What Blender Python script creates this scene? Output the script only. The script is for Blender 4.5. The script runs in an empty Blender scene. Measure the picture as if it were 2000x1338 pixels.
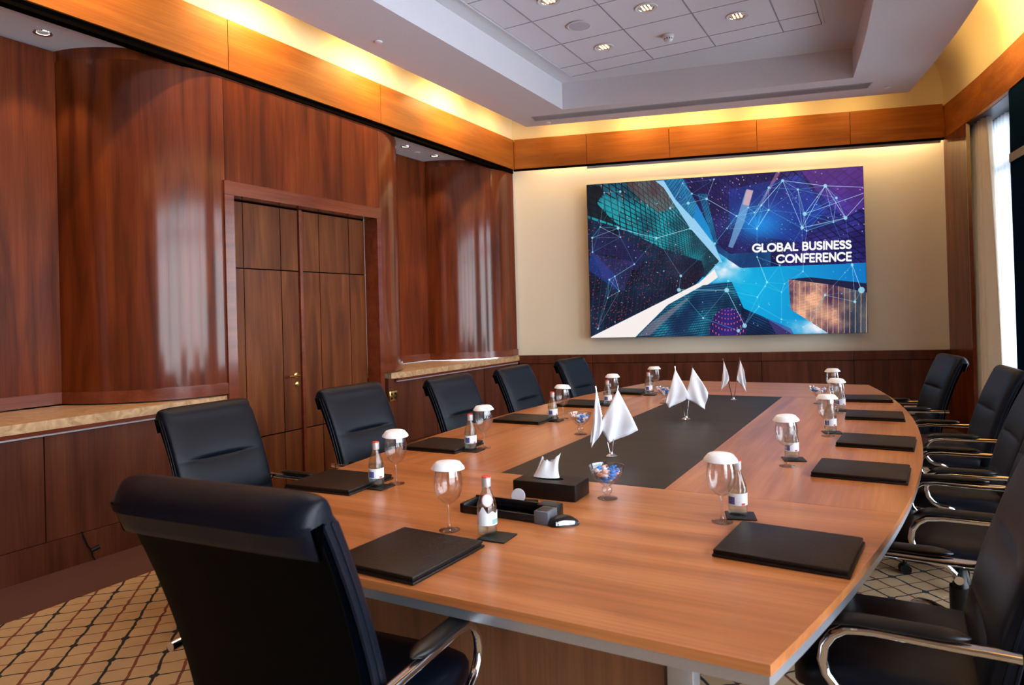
import bpy, math, random
import numpy as np
from mathutils import Matrix, Vector
random.seed(7)
sc = bpy.context.scene
COL = sc.collection
PI = math.pi
# ------------------------------------------------------------------ camera
F, YAW, PITCH, ROLL, CYP, EYE = 1353.5, .5111, .0069, .0272, 605.4, 1.48
cp, sp = math.cos(PITCH), math.sin(PITCH)
fw = Vector((-math.sin(YAW)*cp, math.cos(YAW)*cp, sp))
rt = Vector((math.cos(YAW), math.sin(YAW), 0))
up = rt.cross(fw)
cr, sr = math.cos(ROLL), math.sin(ROLL)
ix = rt*cr - up*sr
iy = rt*sr + up*cr
cam_d = bpy.data.cameras.new('camera')
cam = bpy.data.objects.new('camera', cam_d); COL.objects.link(cam)
M = Matrix.Identity(4)
for r in range(3):
    M[r][0], M[r][1], M[r][2] = ix[r], iy[r], -fw[r]
M[2][3] = EYE
cam.matrix_world = M
cam_d.sensor_width = 36; cam_d.lens = F/2000*36
cam_d.shift_y = -(669-CYP)/2000
cam_d.clip_start = .05; cam_d.clip_end = 400
cam_d.dof.use_dof = True; cam_d.dof.focus_distance = 4.3; cam_d.dof.aperture_fstop = 5.0
sc.camera = cam
sc.view_settings.view_transform = 'Standard'; sc.view_settings.look = 'None'
sc.view_settings.gamma = 1; sc.view_settings.exposure = 0.0
sc.view_settings.use_curve_mapping = False
sc.cycles.transparent_max_bounces = 40
# ------------------------------------------------------------------ world
w = bpy.data.worlds.new('sky'); sc.world = w; w.use_nodes = True
nt = w.node_tree; nt.nodes.clear()
wo = nt.nodes.new('ShaderNodeOutputWorld'); bg = nt.nodes.new('ShaderNodeBackground')
tc = nt.nodes.new('ShaderNodeTexCoord'); sx = nt.nodes.new('ShaderNodeSeparateXYZ'); rp = nt.nodes.new('ShaderNodeValToRGB')
nt.links.new(tc.outputs['Generated'], sx.inputs[0]); nt.links.new(sx.outputs[2], rp.inputs[0])
e = rp.color_ramp.elements
e[0].position = 0.0; e[0].color = (.86, .93, 1, 1)
e[1].position = .8; e[1].color = (.60, .78, 1, 1)
nt.links.new(rp.outputs[0], bg.inputs[0]); bg.inputs[1].default_value = 10.0
nt.links.new(bg.outputs[0], wo.inputs[0])

# ------------------------------------------------------------------ room numbers
WX = -4.5                      # plane of the panelled left wall
FA = Vector((-4.5, 8.142, 0)); FANG = math.radians(16.49)      # far wall origin and turn
FE = Vector((math.cos(FANG), math.sin(FANG), 0)); FN = Vector((-math.sin(FANG), math.cos(FANG), 0))
FLEN = 5.23
VB, VT = 3.425, 3.82           # timber frieze bottom, top
LZ, TZ, RZ = 3.88, 4.18, 4.42  # ledge soffit, tray ceiling, cove roof
BACK = -3.5
def arc(y): return 1.38 - (y-3)**2/50
def tab_r(y): return .08 - (y-4.25)**2/23
def tab_l(y): return -2.55 + (y-4.25)**2/23

# ------------------------------------------------------------------ real lights of the room
WARM = (1.0, .60, .19)
def area(name, loc, rot, sx_, sy_, power, col, spread=PI):
    l = bpy.data.lights.new(name, 'AREA'); l.shape = 'RECTANGLE'; l.size = sx_; l.size_y = sy_
    l.energy = power; l.color = col; l.spread = spread
    o = bpy.data.objects.new(name, l); COL.objects.link(o); o.location = loc; o.rotation_euler = rot
    return o
def aim(o, d, roll_axis):
    d = Vector(d).normalized(); x = Vector(roll_axis).normalized(); z = -d; y = z.cross(x).normalized(); x = y.cross(z)
    m = Matrix.Identity(4)
    for r in range(3): m[r][0], m[r][1], m[r][2] = x[r], y[r], z[r]
    m.translation = o.location; o.matrix_world = m
COVE = 15.5
for y in (-2.2, -.7, .8, 2.3, 3.75, 5.15, 6.5, 7.5):         # left cove, lamps on top of the ledge edge
    o = area('cove_lamp', (-4.15, y, LZ+.07), (0, 0, 0), .5, .03, COVE if y < 7 else COVE*.25, WARM)
    aim(o, (-1, 0, -.9), (0, 1, 0))
for s, k in ((.75, .5), (1.7, 1.0), (2.45, .9), (3.3, .9), (4.2, .3)):        # far cove
    p = FA + FE*s - FN*.405
    o = area('cove_lamp', (p.x, p.y, LZ+.07), (0, 0, 0), .42, .03, COVE*.48*k, WARM)
    aim(o, (FN.x, FN.y, -.9), FE)
for y, k in ((8.3, .15), (7.3, .9), (6.0, .9), (4.6, .9), (3.0, .9), (1.4, .9), (-.4, .9), (-2, .9)):
    x = .87-(y-3)**2/51+.05
    o = area('cove_lamp', (x, y, LZ+.1), (0, 0, 0), .7, .03, COVE*1.15*k, WARM)
    aim(o, (1, .15, .0), (-.15, 1, 0))
for s, k in ((.7, 1.4), (1.7, 1.5), (2.7, 1.4), (3.7, 1.9), (4.7, 2.6)):       # slot lamps behind the far frieze, washing the wallpaper
    p = FA + FE*s + FN*.045
    o = area('slot_lamp', (p.x, p.y, VT-.1), (0, 0, 0), .9, .03, 12*k, (1, .72, .36))
    aim(o, (FN.x*.25, FN.y*.25, -1), FE)
sun = bpy.data.lights.new('sun', 'SUN'); sun.energy = 9; sun.angle = .02; sun.color = (1, .97, .92)      # behind the building, lights only the ground outside
so0 = bpy.data.objects.new('sun', sun); COL.objects.link(so0); so0.rotation_euler = (0, math.radians(-38), math.radians(12))
for y, ln in ((.15, 2.45), (2.45, 2.0), (4.25, 1.5), (6.8, 1.2)):                          # sky portals at the glazed bays
    o = area('window_portal', (arc(y)+.42, y, 1.85), (0, 0, 0), ln, 3.1, 1, (1, 1, 1)); aim(o, (-1, 0, 0), (0, 1, 0))
    o.data.cycles.is_portal = True
o = area('window_portal', (arc(8.5)+.40, 8.5, 1.85), (0, 0, 0), 1.3, 3.1, 1, (1, 1, 1)); aim(o, (-1, -.25, 0), (-.25, 1, 0)); o.data.cycles.is_portal = True
for x, y in ((-2.569, 5.378), (-1.9, 5.974), (-1.24, 6.602), (-2.557, 6.623), (-1.24, 5.35), (-2.57, 4.13), (-1.24, 4.13), (-1.9, 3.51), (-2.57, 2.88), (-1.24, 2.88), (-1.9, 2.26)):
    l = bpy.data.lights.new('tile_lamp', 'SPOT'); l.energy = 34; l.spot_size = math.radians(115); l.spot_blend = .8; l.color = (1, .78, .52); l.shadow_soft_size = .06
    o = bpy.data.objects.new('tile_lamp', l); COL.objects.link(o); o.location = (x, y, 4.15)

# ------------------------------------------------------------------ materials
MATS = {}
def newmat(name):
    m = bpy.data.materials.new(name); m.use_nodes = True; MATS[name] = m
    return m, m.node_tree, m.node_tree.nodes['Principled BSDF']
def simple(name, col, rough=.5, metal=0, coat=0, bump=0, bscale=200, trans=0, ior=1.45, emit=None, estr=0, spec=None):
    m, nt, b = newmat(name)
    b.inputs['Base Color'].default_value = (*col, 1); b.inputs['Roughness'].default_value = rough
    b.inputs['Metallic'].default_value = metal; b.inputs['Coat Weight'].default_value = coat
    b.inputs['Coat Roughness'].default_value = .12
    b.inputs['Transmission Weight'].default_value = trans; b.inputs['IOR'].default_value = ior
    if spec is not None: b.inputs['Specular IOR Level'].default_value = spec
    if emit: b.inputs['Emission Color'].default_value = (*emit, 1); b.inputs['Emission Strength'].default_value = estr
    t = nt.nodes.new('ShaderNodeTexCoord'); n = nt.nodes.new('ShaderNodeTexNoise'); n.inputs['Scale'].default_value = bscale
    n.inputs['Detail'].default_value = 3
    nt.links.new(t.outputs['Object'], n.inputs['Vector'])
    mix = nt.nodes.new('ShaderNodeMix'); mix.data_type = 'RGBA'
    mix.inputs['A'].default_value = (*[c*.9 for c in col], 1); mix.inputs['B'].default_value = (*[min(1, c*1.08) for c in col], 1)
    nt.links.new(n.outputs['Fac'], mix.inputs['Factor']); nt.links.new(mix.outputs['Result'], b.inputs['Base Color'])
    if bump:
        bp = nt.nodes.new('ShaderNodeBump'); bp.inputs['Strength'].default_value = bump; bp.inputs['Distance'].default_value = .002
        nt.links.new(n.outputs['Fac'], bp.inputs['Height']); nt.links.new(bp.outputs[0], b.inputs['Normal'])
    return m
def wood(name, dark, mid, light, axis='Z', rough=.3, coat=.3, fine=1.0, coatr=.25, spec=.5):
    m, nt, b = newmat(name)
    L = nt.links.new
    t = nt.nodes.new('ShaderNodeTexCoord'); oi = nt.nodes.new('ShaderNodeObjectInfo')
    mul = nt.nodes.new('ShaderNodeMath'); mul.operation = 'MULTIPLY'; mul.inputs[1].default_value = 37
    L(oi.outputs['Random'], mul.inputs[0])
    add = nt.nodes.new('ShaderNodeVectorMath'); add.operation = 'ADD'
    L(t.outputs['Object'], add.inputs[0]); L(mul.outputs[0], add.inputs[1])
    def noise(scale, stretch, det, dist=0):
        mp = nt.nodes.new('ShaderNodeMapping')
        s = [scale]*3; s['XYZ'.index(axis)] = scale/stretch
        mp.inputs['Scale'].default_value = s
        L(add.outputs[0], mp.inputs['Vector'])
        n = nt.nodes.new('ShaderNodeTexNoise'); n.inputs['Scale'].default_value = 1; n.inputs['Detail'].default_value = det
        n.inputs['Distortion'].default_value = dist
        L(mp.outputs[0], n.inputs['Vector']); return n
    n1 = noise(9, 10, 4, .6); n2 = noise(110*fine, 45, 2); n3 = noise(2.2, 1.6, 2)
    r1 = nt.nodes.new('ShaderNodeValToRGB')
    el = r1.color_ramp.elements; el[0].position = .32; el[0].color = (*dark, 1); el[1].position = .70; el[1].color = (*light, 1)
    x = el.new(.5); x.color = (*mid, 1)
    L(n1.outputs['Fac'], r1.inputs[0])
    mx = nt.nodes.new('ShaderNodeMix'); mx.data_type = 'RGBA'; mx.blend_type = 'MULTIPLY'; mx.inputs['Factor'].default_value = .35
    r2 = nt.nodes.new('ShaderNodeValToRGB'); r2.color_ramp.elements[0].position = .35; r2.color_ramp.elements[0].color = (.55, .5, .48, 1)
    r2.color_ramp.elements[1].position = .6; r2.color_ramp.elements[1].color = (1, 1, 1, 1)
    L(n2.outputs['Fac'], r2.inputs[0]); L(r1.outputs[0], mx.inputs['A']); L(r2.outputs[0], mx.inputs['B'])
    mx2 = nt.nodes.new('ShaderNodeMix'); mx2.data_type = 'RGBA'; mx2.blend_type = 'MULTIPLY'; mx2.inputs['Factor'].default_value = .3
    r3 = nt.nodes.new('ShaderNodeValToRGB'); r3.color_ramp.elements[0].position = .35; r3.color_ramp.elements[0].color = (.6, .55, .5, 1)
    r3.color_ramp.elements[1].position = .65; r3.color_ramp.elements[1].color = (1, 1, 1, 1)
    L(n3.outputs['Fac'], r3.inputs[0]); L(mx.outputs['Result'], mx2.inputs['A']); L(r3.outputs[0], mx2.inputs['B'])
    L(mx2.outputs['Result'], b.inputs['Base Color'])
    b.inputs['Roughness'].default_value = rough; b.inputs['Coat Weight'].default_value = coat; b.inputs['Coat Roughness'].default_value = coatr
    b.inputs['Specular IOR Level'].default_value = spec
    bp = nt.nodes.new('ShaderNodeBump'); bp.inputs['Strength'].default_value = .04; bp.inputs['Distance'].default_value = .001
    L(n2.outputs['Fac'], bp.inputs['Height']); L(bp.outputs[0], b.inputs['Normal'])
    return m
CH = ((.075, .012, .002), (.135, .023, .004), (.195, .038, .007))
wood_v = wood('cherry veneer upright', *CH, axis='Z', rough=.5, coat=.75, coatr=.13, spec=.12)
wood_flat = wood('cherry veneer flat panel', *CH, axis='Z', rough=.55, coat=.16, coatr=.22, spec=.12)
wood_h_lit = wood('lamplit cherry veneer lengthwise', (.27, .080, .010), (.34, .105, .013), (.40, .135, .018), axis='Y', rough=.55, coat=.06, spec=.2)  # same cherry as the columns, with the cove lamplight put into its colour
wood_hx_lit = wood('lamplit cherry veneer lengthwise far', (.27, .080, .010), (.34, .105, .013), (.40, .135, .018), axis='X', rough=.55, coat=.06, spec=.2)  # far frieze, lightened and yellowed by the same painted-in lamplight
wood_trim = wood('cherry trim', (.13, .022, .008), (.17, .032, .011), (.21, .045, .015), axis='Y', rough=.25, coat=.5, coatr=.15)
wood_dark = wood('wainscot veneer', (.075, .018, .008), (.11, .028, .012), (.15, .042, .017), axis='Z', rough=.5, coat=.25, spec=.2)
wood_door = wood('door veneer', (.095, .024, .006), (.145, .040, .010), (.20, .064, .017), axis='Z', rough=.55, coat=.12, spec=.15)
TB = ((.38, .115, .028), (.52, .175, .050), (.64, .24, .078))
table_x = wood('table top veneer crosswise', *TB, axis='X', rough=.33, coat=.35, fine=.7, coatr=.22)
table_y = wood('table top veneer lengthwise', *TB, axis='Y', rough=.33, coat=.35, fine=.7, coatr=.22)
table_z = wood('table base veneer', (.14, .05, .02), (.20, .075, .03), (.25, .10, .042), axis='Z', rough=.4, coat=.15)
inlay_m = wood('dark inlay veneer', (.018, .012, .008), (.026, .017, .012), (.034, .023, .016), axis='X', rough=.5, coat=.03, spec=.25)
plaster = simple('painted plaster', (.68, .66, .67), .85, bump=.03, bscale=90)
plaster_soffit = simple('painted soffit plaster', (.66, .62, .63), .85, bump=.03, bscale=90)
cove_m = simple('cove plaster', (.70, .60, .40), .9)
tile_m = simple('mineral ceiling tile', (.74, .70, .73), .9, bump=.15, bscale=260)
grid_m = simple('ceiling grid metal', (.30, .28, .33), .5)
paper = simple('cream wall covering', (.84, .77, .62), .8, bump=.1, bscale=320)
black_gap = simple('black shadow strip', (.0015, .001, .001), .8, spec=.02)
greyrail = simple('grey metal rail', (.42, .40, .42), .5)
leather = simple('black leather', (.002, .004, .0095), .38, bump=.3, bscale=420, spec=.27)
leather_back = simple('black leather shell', (.0008, .0007, .0007), .55, bump=.15, bscale=420, spec=.06)
leather_brown = simple('dark brown leather', (.009, .0045, .003), .42, bump=.5, bscale=120, spec=.28)
black_pl = simple('black plastic', (.004, .004, .005), .38, spec=.4)
chrome = simple('chrome', (.80, .80, .82), .08, metal=1)
brass = simple('brass', (.75, .50, .18), .22, metal=1)
alu = simple('brushed aluminium', (.62, .65, .70), .32, metal=.85)
whitecloth = simple('white flag cloth', (.86, .85, .90), .8)
whitepaper = simple('white paper', (.88, .87, .88), .7)
redcap = simple('red cap', (.65, .05, .04), .4)
silvercap = simple('silver collar', (.7, .7, .72), .3, metal=.6)
labelw = simple('white label', (.82, .84, .88), .6)
labelb = simple('blue print', (.08, .10, .32), .6)
labelr = simple('red print', (.62, .10, .10), .6)
coaster_m = simple('black coaster leather', (.005, .005, .006), .4, spec=.35)
candyb = simple('blue candy wrapper', (.03, .20, .62), .3)
candyw = simple('white candy wrapper', (.82, .82, .86), .3)
candyo = simple('pink candy wrapper', (.75, .40, .33), .3)
def thin_glass(name, tint, ior=1.5, body=0.0):
    # clear blown glass: light passes straight through its thin wall, Fresnel reflection on top
    m, nt, b = newmat(name); L = nt.links.new; N = nt.nodes.new
    nt.nodes.remove(b); out = nt.nodes['Material Output']
    tr = N('ShaderNodeBsdfTransparent'); tr.inputs[0].default_value = (*tint, 1)
    g = N('ShaderNodeBsdfGlossy'); g.inputs['Roughness'].default_value = .02
    fc = N('ShaderNodeLayerWeight'); fc.inputs['Blend'].default_value = .5
    pw = N('ShaderNodeMath'); pw.operation = 'POWER'; pw.inputs[1].default_value = 3.2; L(fc.outputs['Facing'], pw.inputs[0])
    lw = N('ShaderNodeMath'); lw.operation = 'MULTIPLY_ADD'; lw.inputs[1].default_value = .95*(ior-1); lw.inputs[2].default_value = .12*(ior-1); L(pw.outputs[0], lw.inputs[0])
    x = N('ShaderNodeMixShader')
    rf = N('ShaderNodeBsdfGlass'); rf.inputs['IOR'].default_value = 1.25; rf.inputs[0].default_value = (*tint, 1)
    y = N('ShaderNodeMixShader'); y.inputs[0].default_value = body
    L(tr.outputs[0], y.inputs[1]); L(rf.outputs[0], y.inputs[2])
    L(lw.outputs[0], x.inputs[0]); L(y.outputs[0], x.inputs[1]); L(g.outputs[0], x.inputs[2]); L(x.outputs[0], out.inputs[0])
    return m
glass = thin_glass('clear glass', (.98, .985, .985), 1.7, .10)
glassg = thin_glass('green tinted bottle glass', (.88, .96, .94), 1.6, .2)
water_m = thin_glass('water', (.95, .99, .99), 1.1, .4)
whitepl = simple('white plastic', (.72, .70, .70), .45)
greypl = simple('grey plastic', (.10, .10, .12), .4)
greydisc = simple('pale grey disc', (.48, .48, .52), .4)
speakercloth = simple('speaker mesh', (.52, .50, .53), .8, bump=.5, bscale=900)
frame_m = simple('dark blue window metal', (.004, .014, .032), .95, spec=0)
rail_m = simple('window rail metal', (.05, .05, .07), .4)
lamp_on = simple('lamp glow', (1, 1, 1), .5, emit=(1, .93, .85), estr=14)
lamp_warm = simple('reflector lamp glow', (1, 1, 1), .5, emit=(1, .75, .45), estr=2.2)
reflector = simple('gold reflector', (.95, .78, .52), .12, metal=1)
def marble():
    m, nt, b = newmat('beige marble'); L = nt.links.new
    t = nt.nodes.new('ShaderNodeTexCoord'); n = nt.nodes.new('ShaderNodeTexNoise'); n.inputs['Scale'].default_value = 14; n.inputs['Detail'].default_value = 6; n.inputs['Distortion'].default_value = 1.2
    r = nt.nodes.new('ShaderNodeValToRGB'); r.color_ramp.elements[0].position = .3; r.color_ramp.elements[0].color = (.36, .20, .09, 1)
    r.color_ramp.elements[1].position = .7; r.color_ramp.elements[1].color = (.66, .44, .25, 1)
    L(t.outputs['Object'], n.inputs['Vector']); L(n.outputs['Fac'], r.inputs[0]); L(r.outputs[0], b.inputs['Base Color']); b.inputs['Roughness'].default_value = .32
    return m
marble_m = marble()
def carpet():
    m, nt, b = newmat('patterned carpet'); L = nt.links.new; N = nt.nodes.new
    t = N('ShaderNodeTexCoord'); wob = N('ShaderNodeTexNoise'); wob.inputs['Scale'].default_value = 14; wob.inputs['Detail'].default_value = 1
    L(t.outputs['Object'], wob.inputs['Vector'])
    sub = N('ShaderNodeVectorMath'); sub.operation = 'SUBTRACT'; sub.inputs[1].default_value = (.5, .5, .5); L(wob.outputs['Color'], sub.inputs[0])
    scl = N('ShaderNodeVectorMath'); scl.operation = 'SCALE'; scl.inputs['Scale'].default_value = .022; L(sub.outputs[0], scl.inputs[0])
    ad = N('ShaderNodeVectorMath'); ad.operation = 'ADD'; L(t.outputs['Object'], ad.inputs[0]); L(scl.outputs[0], ad.inputs[1])
    s = N('ShaderNodeSeparateXYZ'); L(ad.outputs[0], s.inputs[0])
    def mth(op, a, b_=None, c=None):
        n = N('ShaderNodeMath'); n.operation = op
        for i, v in enumerate((a, b_, c)):
            if v is None: continue
            if isinstance(v, (int, float)): n.inputs[i].default_value = v
            else: L(v, n.inputs[i])
        return n.outputs[0]
    p = mth('DIVIDE', mth('ADD', s.outputs[0], 3.53), .15); q = mth('DIVIDE', mth('SUBTRACT', s.outputs[1], 1.64), .155)
    a = mth('MULTIPLY', mth('SUBTRACT', p, q), .5); bb = mth('MULTIPLY', mth('ADD', p, q), .5)
    def dist(v, off):      # distance to nearest integer+off
        f = mth('FRACT', mth('ADD', v, 1000.5-off)); return mth('ABSOLUTE', mth('SUBTRACT', f, .5))
    da, db, ha, hb = dist(a, 0), dist(bb, 0), dist(a, .5), dist(bb, .5)
    black = mth('MAXIMUM', mth('LESS_THAN', db, .030), mth('LESS_THAN', da, .022))
    node = mth('LESS_THAN', mth('ADD', mth('POWER', da, 2), mth('POWER', db, 2)), .0075)
    black = mth('MAXIMUM', black, node)
    rust = mth('MAXIMUM', mth('LESS_THAN', hb, .030), mth('LESS_THAN', ha, .016))
    n2 = N('ShaderNodeTexNoise'); n2.inputs['Scale'].default_value = 5; n2.inputs['Detail'].default_value = 5; L(t.outputs['Object'], n2.inputs['Vector'])
    base = N('ShaderNodeMix'); base.data_type = 'RGBA'; base.inputs['A'].default_value = (.36, .22, .11, 1); base.inputs['B'].default_value = (.50, .34, .18, 1); L(n2.outputs['Fac'], base.inputs['Factor'])
    m1 = N('ShaderNodeMix'); m1.data_type = 'RGBA'; m1.inputs['B'].default_value = (.15, .035, .015, 1); L(base.outputs['Result'], m1.inputs['A']); L(rust, m1.inputs['Factor'])
    m2 = N('ShaderNodeMix'); m2.data_type = 'RGBA'; m2.inputs['B'].default_value = (.012, .008, .010, 1); L(m1.outputs['Result'], m2.inputs['A']); L(black, m2.inputs['Factor'])
    L(m2.outputs['Result'], b.inputs['Base Color']); b.inputs['Roughness'].default_value = .95
    n3 = N('ShaderNodeTexNoise'); n3.inputs['Scale'].default_value = 500; L(t.outputs['Object'], n3.inputs['Vector'])
    bp = N('ShaderNodeBump'); bp.inputs['Strength'].default_value = .4; bp.inputs['Distance'].default_value = .004; L(n3.outputs['Fac'], bp.inputs['Height']); L(bp.outputs[0], b.inputs['Normal'])
    return m
carpet_m = carpet()
border_m = simple('brown carpet border', (.085, .030, .022), .95, bump=.4, bscale=400)
def cloth(name, col, transl, alpha=1.0):
    m, nt, b = newmat(name); L = nt.links.new; N = nt.nodes.new
    nt.nodes.remove(b); out = nt.nodes['Material Output']
    d = N('ShaderNodeBsdfDiffuse'); d.inputs[0].default_value = (*col, 1)
    t = N('ShaderNodeBsdfTranslucent'); t.inputs[0].default_value = (*col, 1)
    x = N('ShaderNodeMixShader'); x.inputs[0].default_value = transl; L(d.outputs[0], x.inputs[1]); L(t.outputs[0], x.inputs[2])
    tc = N('ShaderNodeTexCoord'); br = N('ShaderNodeTexNoise'); br.inputs['Scale'].default_value = 60; L(tc.outputs['Object'], br.inputs['Vector'])
    mx = N('ShaderNodeMix'); mx.data_type = 'RGBA'; mx.inputs['A'].default_value = (*[c*.93 for c in col], 1); mx.inputs['B'].default_value = (*col, 1)
    L(br.outputs['Fac'], mx.inputs['Factor']); L(mx.outputs['Result'], d.inputs[0]); L(mx.outputs['Result'], t.inputs[0])
    if alpha < 1:
        tr = N('ShaderNodeBsdfTransparent'); y = N('ShaderNodeMixShader'); y.inputs[0].default_value = alpha
        L(tr.outputs[0], y.inputs[1]); L(x.outputs[0], y.inputs[2]); L(y.outputs[0], out.inputs[0])
    else: L(x.outputs[0], out.inputs[0])
    return m
drape_m = cloth('cream drape cloth', (.80, .70, .56), .22)
sheer_m = cloth('white sheer cloth', (.90, .95, 1.0), .7, .5)
def pane_mat():
    m, nt, b = newmat('window pane glass'); L = nt.links.new; N = nt.nodes.new
    nt.nodes.remove(b); out = nt.nodes['Material Output']
    tr = N('ShaderNodeBsdfTransparent'); g = N('ShaderNodeBsdfGlossy'); g.inputs['Roughness'].default_value = 0
    fr = N('ShaderNodeFresnel'); fr.inputs[0].default_value = 1.45; x = N('ShaderNodeMixShader')
    L(fr.outputs[0], x.inputs[0]); L(tr.outputs[0], x.inputs[1]); L(g.outputs[0], x.inputs[2]); L(x.outputs[0], out.inputs[0])
    return m
pane_m = pane_mat()

# ------------------------------------------------------------------ mesh helpers
class MB:
    def __init__(s): s.v = []; s.f = []; s.mi = []
    def add(s, vs, fs, mi=0):
        o = len(s.v); s.v += [tuple(v) for v in vs]; s.f += [tuple(i+o for i in f) for f in fs]; s.mi += [mi]*len(fs); return s
    def box(s, x0, x1, y0, y1, z0, z1, bev=0, mi=0):
        if bev <= 0:
            vs = [(x, y, z) for z in (z0, z1) for y in (y0, y1) for x in (x0, x1)]
            return s.add(vs, [(0, 2, 3, 1), (4, 5, 7, 6), (0, 1, 5, 4), (2, 6, 7, 3), (0, 4, 6, 2), (1, 3, 7, 5)], mi)
        b = bev
        rings = []
        def ring(z, i):
            return [(x0+i, y0+b+0 if i < b else y0+i, z)] 
        # stack of rounded-rectangle rings
        def rr(inset, z, r):
            pts = []
            for cx, cy, a0 in ((x1-inset-r, y1-inset-r, 0), (x0+inset+r, y1-inset-r, 90), (x0+inset+r, y0+inset+r, 180), (x1-inset-r, y0+inset+r, 270)):
                for k in range(3):
                    a = math.radians(a0+45*k); pts.append((cx+r*math.cos(a), cy+r*math.sin(a), z))
            return pts
        R = [rr(b, z0, b), rr(b*.3, z0+b*.3, b), rr(0, z0+b, b), rr(0, z1-b, b), rr(b*.3, z1-b*.3, b), rr(b, z1, b)]
        return s.loft(R, mi=mi)
    def loft(s, rings, closed=True, caps=True, mi=0):
        n = len(rings[0]); vs = [p for r in rings for p in r]; fs = []
        for i in range(len(rings)-1):
            for j in range(n if closed else n-1):
                k = (j+1) % n
                fs.append((i*n+j, i*n+k, (i+1)*n+k, (i+1)*n+j))
        if caps and closed: fs.append(tuple(range(n-1, -1, -1))); fs.append(tuple((len(rings)-1)*n+j for j in range(n)))
        return s.add(vs, fs, mi)
    def lathe(s, prof, n=24, cx=0, cy=0, z=0, mi=0, caps=False):
        rings = [[(cx+r*math.cos(2*PI*j/n), cy+r*math.sin(2*PI*j/n), z+h) for j in range(n)] for r, h in prof]
        return s.loft(rings, caps=caps, mi=mi)
    def tube(s, pts, r, n=10, mi=0, ry=None):
        pts = [Vector(p) for p in pts]; rings = []; prev = None
        for i, p in enumerate(pts):
            d = (pts[min(i+1, len(pts)-1)]-pts[max(i-1, 0)]).normalized()
            if prev is None:
                a = Vector((0, 0, 1)) if abs(d.z) < .9 else Vector((1, 0, 0)); x = d.cross(a).normalized()
            else: x = (prev - d*prev.dot(d)).normalized()
            prev = x; y = d.cross(x); rr_ = r[i] if isinstance(r, (list, tuple)) else r
            rings.append([p + x*rr_*math.cos(2*PI*j/n) + y*(ry or rr_)*math.sin(2*PI*j/n) for j in range(n)])
        return s.loft(rings, mi=mi)
    def prism(s, poly, z0, z1, mi=0):
        n = len(poly); vs = [(x, y, z0) for x, y in poly]+[(x, y, z1) for x, y in poly]
        fs = [tuple(range(n-1, -1, -1)), tuple(range(n, 2*n))]+[(i, (i+1) % n, (i+1) % n+n, i+n) for i in range(n)]
        return s.add(vs, fs, mi)
    def grid(s, fn, nu, nv, mi=0):
        vs = [fn(i/nu, j/nv) for j in range(nv+1) for i in range(nu+1)]
        fs = [(j*(nu+1)+i, j*(nu+1)+i+1, (j+1)*(nu+1)+i+1, (j+1)*(nu+1)+i) for j in range(nv) for i in range(nu)]
        return s.add(vs, fs, mi)
    def xf(s, m):
        s.v = [tuple(m @ Vector(v)) for v in s.v]; return s
    def mesh(s, name, mats, smooth=False, auto=None):
        me = bpy.data.meshes.new(name); me.from_pydata(s.v, [], s.f)
        for m in (mats if isinstance(mats, (list, tuple)) else [mats]): me.materials.append(m)
        if any(s.mi): me.polygons.foreach_set('material_index', s.mi)
        import bmesh
        bm = bmesh.new(); bm.from_mesh(me); bmesh.ops.recalc_face_normals(bm, faces=bm.faces)
        if smooth:
            ang = math.radians(auto or 38)
            for f in bm.faces: f.smooth = True
            for ed in bm.edges:
                if len(ed.link_faces) == 2 and ed.calc_face_angle(0) > ang: ed.smooth = False
        bm.to_mesh(me); bm.free(); me.update()
        return me
    def build(s, name, mats, parent=None, smooth=False, auto=None, loc=None):
        o = bpy.data.objects.new(name, s.mesh(name, mats, smooth, auto)); COL.objects.link(o)
        if parent is not None: o.parent = parent
        if loc: o.location = loc
        return o
def tag(o, label=None, cat=None, group=None, kind=None):
    if label: o['label'] = label
    if cat: o['category'] = cat
    if group: o['group'] = group
    if kind: o['kind'] = kind
    return o
def empty(name, loc=(0, 0, 0), rz=0, **kw):
    o = bpy.data.objects.new(name, None); COL.objects.link(o); o.location = loc; o.rotation_euler = (0, 0, rz); o.empty_display_size = .1
    return tag(o, **kw)
def kids(o): return [c for c in bpy.data.objects if c.parent == o]
def dup(o, loc=None, rz=None, parent=None):
    def rec(a, par):
        c = a.copy(); COL.objects.link(c); c.parent = par
        for ch in list(a.children): rec(ch, c)
        return c
    c = rec(o, parent)
    if loc is not None: c.location = loc
    if rz is not None: c.rotation_euler = (0, 0, rz)
    return c

# ------------------------------------------------------------------ floor
outer = [(WX-1, BACK-.2), (arc(BACK)+.6, BACK-.2)] + [(arc(y)+.6, y) for y in (-1, 2, 4, 6, 8, 9.6)] + [(.9, 10.2), (-5.5, 8.2)]
fl = tag(MB().prism(outer, -.12, 0).build('floor', border_m), kind='structure')
inner = [(-3.95, BACK+.3), (arc(BACK)-.0, BACK+.3)] + [(arc(y)-.0, y) for y in (-1, 1, 3, 5, 7, 8.4)] + [(-3.95, 7.2)]
MB().prism(inner, 0, .004).build('carpet_inset', carpet_m, fl)

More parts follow.
